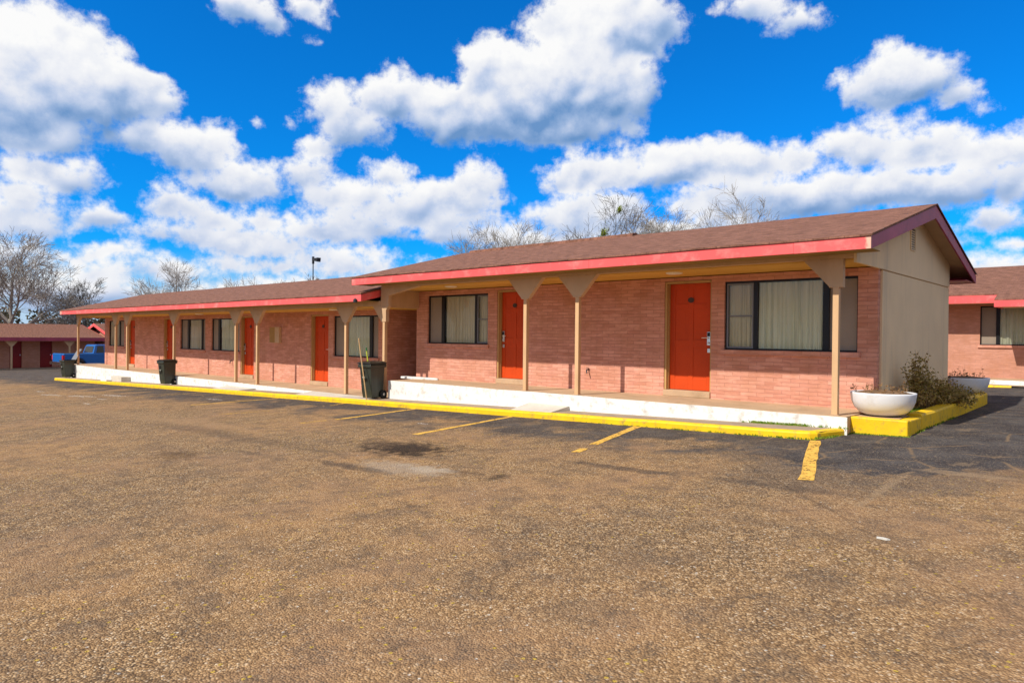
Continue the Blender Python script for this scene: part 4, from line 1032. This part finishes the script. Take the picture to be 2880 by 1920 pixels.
w=bpy.data.worlds.new('World'); bpy.context.scene.world=w; w.use_nodes=True
t=w.node_tree; t.nodes.clear()
class WN(NT):
    def __init__(s,t): s.t=t
N=WN(t)
sky=N.n('ShaderNodeTexSky',sky_type='NISHITA',sun_disc=False); sky.sun_elevation=R(45); sky.sun_rotation=math.atan2(-SUN.x,-SUN.y); sky.air_density=1.0; sky.dust_density=.4; sky.ozone_density=2.5
tc=N.n('ShaderNodeTexCoord').outputs['Generated']
nv=N.n('ShaderNodeVectorMath',operation='NORMALIZE'); N.l(tc,nv.inputs[0]); X_,Y_,Z_=N.sep(nv.outputs[0])
az=N.math('MULTIPLY',N.math('ARCTAN2',X_,Y_),180/pi); el=N.math('MULTIPLY',N.math('ARCSINE',Z_),180/pi)
aec=N.comb(az,el,0)
CL = [(-76.7, 16.1, 6.3, 3.6), (-71.7, 16.4, 3.3, 2.6), (-77.5, 13.1, 4.3, 2.0), (-76.1, 18.9, 3.2, 1.1), (-69.9, 13.5, 2.7, 1.5), (-67.1, 13.1, 3.1, 1.9), (-64.4, 11.4, 2.7, 1.7), (-62.6, 11.0, 1.3, 1.3), (-61.6, 12.6, 1.0, 0.5), (-76.1, 10.6, 3.4, 1.4), (-77.5, 8.8, 2.1, 1.4), (-73.4, 8.0, 1.9, 1.2), (-77.9, 7.3, 2.9, 1.4), (-72.5, 5.4, 3.0, 0.9), (-68.2, 9.2, 2.4, 1.5), (-65.3, 8.4, 3.0, 1.3), (-62.1, 8.6, 1.2, 1.2), (-66.5, 7.3, 6.0, 1.0), (-43.2, 20.2, 4.3, 3.1), (-37.4, 19.4, 6.3, 4.4), (-35.2, 23.8, 6.5, 2.9), (-39.4, 16.8, 7.2, 2.4), (-32.9, 21.7, 2.8, 1.5), (-51.0, 18.1, 4.0, 2.1), (-46.7, 17.2, 4.9, 2.6), (-57.1, 17.2, 1.6, 1.1), (-55.7, 15.7, 2.2, 1.6), (-58.1, 14.0, 1.9, 1.3), (-52.4, 19.9, 1.4, 0.9), (-58.9, 12.1, 2.4, 1.6), (-55.7, 10.6, 4.9, 1.4), (-52.6, 12.4, 1.7, 1.4), (-45.4, 12.4, 1.7, 1.7), (-48.0, 10.9, 5.2, 1.7), (-50.9, 9.7, 9.3, 1.3), (-57.3, 8.1, 4.6, 1.4), (-47.7, 8.4, 2.6, 1.1), (-63.4, 23.4, 2.3, 1.6), (-61.6, 22.8, 1.3, 0.9), (-58.8, 24.1, 1.9, 1.2), (-57.9, 23.2, 0.9, 0.7), (-58.6, 21.8, 0.6, 0.2), (-62.7, 15.7, 0.4, 0.4), (-60.2, 16.1, 0.5, 0.3), (-23.4, 23.8, 2.6, 1.3), (-20.3, 22.7, 1.7, 1.0), (-21.6, 22.2, 1.3, 0.5), (-26.6, 24.1, 0.6, 0.6), (-13.7, 17.9, 3.3, 2.2), (-15.7, 17.5, 1.9, 1.4), (-10.4, 16.5, 1.3, 1.1), (-14.8, 15.2, 2.5, 0.8), (-17.8, 18.3, 0.7, 0.5), (-8.8, 15.4, 0.8, 0.4), (-35.3, 12.7, 5.1, 1.9), (-30.5, 14.2, 1.9, 1.3), (-26.7, 13.2, 6.7, 2.1), (-25.1, 14.2, 2.4, 1.0), (-20.7, 13.3, 1.5, 1.3), (-16.6, 13.7, 3.3, 1.7), (-11.7, 13.2, 4.3, 1.5), (-7.6, 12.2, 3.1, 1.8), (-14.3, 10.5, 9.0, 1.9), (-21.4, 10.5, 8.8, 2.1), (-36.4, 9.7, 5.2, 2.2), (-37.4, 14.4, 0.9, 1.4), (-33.6, 15.4, 1.0, 0.5), (-7.9, 8.1, 2.2, 1.1), (-6.9, 6.1, 1.3, 0.8), (-6.0, 10.2, 2.8, 1.4), (-60.5, 5.5, 5.2, 0.8), (-71.4, 5.9, 1.3, 0.5), (-64.1, 5.6, 3.0, 0.8), (-43.7, 8.2, 4.3, 1.1), (-68.7, 4.6, 4.2, 1.0), (-57.8, 5.9, 4.0, 1.0), (-73.6, 4.1, 2.6, 1.2), (-53.7, 6.3, 2.2, 0.8), (-37.9, 7.1, 8.6, 1.7), (-14.2, 7.0, 4.5, 1.3), (-26.6, 8.4, 5.4, 1.6), (-75.7, 2.5, 6.1, 1.5), (-63.0, 2.4, 10.1, 1.6), (-76.7, 5.6, 1.6, 0.7)]
#CL += [(20,18,9,4),(50,25,12,5),(80,12,14,4),(110,30,12,6),(150,20,16,6),(-100,22,12,5),(-130,14,16,5),(-165,28,14,6),(30,45,14,7),(-60,45,12,6),(-110,50,14,7),(120,60,18,8),(5,8,8,2),(40,8,12,2),(180,50,16,8),(-95,8,10,2)]
N.dim='2D'
def sst(v,a,b,o0=0,o1=1,N=N):
    nd=N.n('ShaderNodeMapRange',interpolation_type='SMOOTHSTEP'); nd.inputs[1].default_value=a; nd.inputs[2].default_value=b; nd.inputs[3].default_value=o0; nd.inputs[4].default_value=o1
    N.l(v,nd.inputs[0]); return nd.outputs[0]
STR=.12
K=1/STR
tint=N.n('ShaderNodeVectorMath',operation='MULTIPLY'); N.l(sky.outputs[0],tint.inputs[0]); tint.inputs[1].default_value=(.02,.70,1.45)
hz=sst(el,7.5,0,0,.45)
base=N.mix(hz,tint.outputs[0],(K*.24,K*.60,K*.90)); base=N.mix(sst(el,6.5,.5,0,.78),base,(K*.60,K*.72,K*.88))
# unseen broken cloud added behind and beside the lot, warm-toned to warm the shade
out_=N.math('MAXIMUM',sst(az,-1,8),N.math('MAXIMUM',sst(az,-86,-95),sst(el,31,38)))
cn=sst(N.noise(N.mapping(aec,(.045,.075,1)),1.0,3,.6),.38,.52)
skyc=N.mix(N.math('MULTIPLY',cn,out_),base,(K*.62,K*.58,K*.54))
low=sst(el,-.5,-3.0); skyc=N.mix(low,skyc,(K*.12,K*.09,K*.06))
bg=N.n('ShaderNodeBackground'); bg.inputs[1].default_value=STR; N.l(skyc,bg.inputs[0]); wo=N.n('ShaderNodeOutputWorld'); N.l(bg.outputs[0],wo.inputs[0])


# cumulus: puffs heaped on puffs, gathered on a far backdrop curved round the horizon
import numpy as np
rng=np.random.default_rng(12)
CL=CL+[(-57.0,17.4,2.2,1.7),(-55.2,16.2,3.0,1.9),(-53.2,18.3,2.2,1.6),(-76,19.5,5,2.0),(-63,7.0,6,1.2),(-55,8.6,5,1.3)]+[(rng.uniform(-82,-44),rng.uniform(1.8,5.6),rng.uniform(1.8,4.2),rng.uniform(.5,1.1)) for _ in range(34)]+[(rng.uniform(-44,-4),rng.uniform(1.5,5),rng.uniform(2,5),rng.uniform(.6,1.2)) for _ in range(22)]
A0,A1,E0,E1,STP=-88.,2.,-2.,33.,.14
na=int((A1-A0)/STP)+1; ne=int((E1-E0)/STP)+1
ga=np.linspace(A0,A1,na); ge=np.linspace(E0,E1,ne); GA,GE=np.meshgrid(ga,ge)
def vnoise(x,y,seed):
    r=np.random.default_rng(seed).random((256,256)); xi=np.floor(x).astype(int); yi=np.floor(y).astype(int); fx=x-xi; fy=y-yi
    fx=fx*fx*(3-2*fx); fy=fy*fy*(3-2*fy); g=lambda a,c: r[a%256,c%256]
    return (g(xi,yi)*(1-fx)+g(xi+1,yi)*fx)*(1-fy)+(g(xi,yi+1)*(1-fx)+g(xi+1,yi+1)*fx)*fy
def fbm(x,y,s,o=4,gain=.5):
    t=0;a=1;n=0
    for k_ in range(o): t=t+a*(vnoise(x*2**k_,y*2**k_,s+k_)-.5); n+=a; a*=gain
    return t/n*2
WA=GA+1.1*fbm(GA*.28,GE*.34,1)+.35*fbm(GA*1.1,GE*1.3,9,3); WE=GE+.75*fbm(GA*.28,GE*.34,20)+.30*fbm(GA*1.1,GE*1.3,30,3)
Dn=np.full(GA.shape,-9.); Hh=np.zeros(GA.shape); Vv=np.zeros(GA.shape); Vw=np.full(GA.shape,-9.)
def win(a,e,ra,re,pad):
    i0=max(0,int((e-re*pad-E0-1.8)/STP)); i1=min(ne,int((e+re*pad-E0+1.8)/STP)+1); j0=max(0,int((a-ra*pad-A0-2.2)/STP)); j1=min(na,int((a+ra*pad-A0+2.2)/STP)+1)
    return slice(i0,i1),slice(j0,j1)
def puff(a,e,ra,re,h0,lev):
    s=win(a,e,ra,re,1.5)
    if WA[s].size==0: return
    u=(WA[s]-a)/ra; v=(WE[s]-e)/re
    if lev==0: v=np.where(v<0,v*1.25,v)
    l=np.sqrt(u*u+v*v); k=min(ra,re)
    np.maximum(Dn[s],k*(1-l),out=Dn[s])
    z=np.sqrt(np.maximum(0,1-l*l)); np.maximum(Hh[s],np.where(l<1,h0+k*z*(.8 if lev==0 else 1.),0),out=Hh[s])
    if lev==0:
        q=k*(1-l); m_=q>Vw[s]; Vw[s][m_]=q[m_]; Vv[s][m_]=np.clip(v,-1,1)[m_]
for a,e,ra,re in CL:
    if not(A0-5<a<A1+5): continue
    puff(a,e,ra,re,0,0)
    k=min(ra,re); n=int(7+5*ra/re+k*2)
    if k<.45: n=3
    for i in range(n):
        th=rng.uniform(-.25,1.25)*pi if rng.random()<.8 else rng.uniform(0,2*pi); q=rng.uniform(.30,.92)
        x=a+ra*q*cos(th); y=e+re*q*sin(th)*(.95 if sin(th)>0 else .6); r=k*rng.uniform(.28,.50); h1=k*.8*math.sqrt(max(0,1-q*q))*.85
        puff(x,y,r*rng.uniform(1,1.35),r,h1,1)
        for j_ in range(5 if r>.3 else 2):
            t2=rng.uniform(-.3,1.3)*pi; q2=rng.uniform(.4,.95); r2_=r*rng.uniform(.30,.5)
            puff(x+r*q2*cos(t2),y+r*q2*sin(t2),r2_*1.1,r2_,h1+r*math.sqrt(max(0,1-q2*q2))*.85,2)
def blur(a,k):
    w_=np.exp(-.5*(np.arange(-3*k,3*k+1)/k)**2); w_/=w_.sum()
    a=np.apply_along_axis(lambda r:np.convolve(np.pad(r,3*k,'edge'),w_,'valid'),0,a)
    return np.apply_along_axis(lambda r:np.convolve(np.pad(r,3*k,'edge'),w_,'valid'),1,a)
Hs=blur(Hh,2)*.62+blur(Hh,5)*.38
gy,gx=np.gradient(Hs,STP); nz=1/np.sqrt(1+.9*gx*gx+.9*gy*gy)
LL=(-gx*-.22+ -gy*.66+.62)*nz
mask=np.where(Dn>-.3,1.,0.); VV=blur(Vv*mask,8)/np.maximum(blur(mask,8),.05)
shade=.36+.46*LL+.24*VV+.06*fbm(GA*.5,GE*.6,55)
shade=blur(shade,1)
Dn=np.clip(blur(np.clip(Dn,-2,3),1),-2,3)
RAD=1500.
ca=np.radians(GA).ravel(); ce=np.radians(GE).ravel()
co_=np.stack([RAD*np.sin(ca)*np.cos(ce),RAD*np.cos(ca)*np.cos(ce),RAD*np.sin(ce)],1)
idx=np.arange(ne*na).reshape(ne,na); fc=np.stack([idx[:-1,:-1].ravel(),idx[:-1,1:].ravel(),idx[1:,1:].ravel(),idx[1:,:-1].ravel()],1)
me=bpy.data.meshes.new('sky'); me.vertices.add(len(co_)); me.vertices.foreach_set('co',co_.astype('f').ravel())
me.loops.add(fc.size); me.loops.foreach_set('vertex_index',fc.astype('i').ravel()); me.polygons.add(len(fc)); me.polygons.foreach_set('loop_start',np.arange(0,fc.size,4,dtype='i')); me.update(calc_edges=True)
at=me.attributes.new('thickness','FLOAT','POINT'); at.data.foreach_set('value',Dn.astype('f').ravel())
at=me.attributes.new('sunlit','FLOAT','POINT'); at.data.foreach_set('value',shade.astype('f').ravel())
sky_o=bpy.data.objects.new('sky',me); C.objects.link(sky_o); sky_o['kind']='structure'
Q=NT('cumulus'); t_=Q.t
p=Q.pos(); x,y,z=Q.sep(Q.n('ShaderNodeVectorMath',operation='NORMALIZE').outputs[0]) if False else Q.sep(p)
ang=Q.comb(Q.math('MULTIPLY',Q.math('ARCTAN2',x,y),180/pi),Q.math('MULTIPLY',Q.math('ARCSINE',Q.math('DIVIDE',z,RAD)),180/pi)); Q.dim='2D'
th=Q.n('ShaderNodeAttribute',attribute_name='thickness').outputs['Fac']; su=Q.n('ShaderNodeAttribute',attribute_name='sunlit').outputs['Fac']
f1=Q.noise(ang,1.6,6,.62); f2=Q.noise(Q.mapping(ang,(1,1.3,1),(9,4,0)),.5,5,.6)
dd_=Q.math('ADD',th,Q.math('ADD',Q.math('MULTIPLY_ADD',f1,.85,-.44),Q.math('MULTIPLY_ADD',f2,1.2,-.66)))
al=sst(dd_,-.32,.62,N=Q)
shd=Q.math('ADD',su,Q.math('ADD',Q.math('MULTIPLY_ADD',f1,.16,-.08),Q.math('MULTIPLY_ADD',f2,.22,-.11)))
edge=sst(dd_,.9,.1,0,.10,N=Q); shd=Q.math('ADD',shd,edge)
cc=Q.ramp(shd,[(.20,(.15,.31,.60)),(.38,(.34,.48,.74)),(.54,(.58,.67,.86)),(.68,(.82,.85,.93)),(.86,(1.0,1.0,1.0))])
em=Q.n('ShaderNodeEmission'); Q.l(cc,em.inputs[0]); em.inputs[1].default_value=.97
tr=Q.n('ShaderNodeBsdfTransparent'); mx=Q.n('ShaderNodeMixShader'); Q.l(al,mx.inputs[0]); Q.l(tr.outputs[0],mx.inputs[1]); Q.l(em.outputs[0],mx.inputs[2]); Q.l(mx.outputs[0],Q.out.inputs[0])
Q.m.cycles.emission_sampling='NONE'
me.materials.append(Q.m)

cd=bpy.data.cameras.new('camera'); cd.sensor_width=36; cd.lens=24.614; cd.clip_start=.05; cd.clip_end=3000
co=bpy.data.objects.new('camera',cd); C.objects.link(co)
co.matrix_world=Matrix.Rotation(R(42.419),4,'Z')@Matrix.Rotation(R(90-.428),4,'X')@Matrix.Rotation(R(.5645),4,'Z')
sc=bpy.context.scene; sc.camera=co
sc.view_settings.view_transform='Standard'; sc.view_settings.look='None'; sc.view_settings.exposure=0; sc.view_settings.gamma=1
sc.render.engine='CYCLES'
w.cycles.sampling_method='NONE'
sc.cycles.max_bounces=6; sc.cycles.diffuse_bounces=3; sc.cycles.glossy_bounces=2; sc.cycles.transparent_max_bounces=10; sc.cycles.caustics_reflective=False; sc.cycles.caustics_refractive=False
try: sc.cycles.use_denoising=True
except Exception: pass
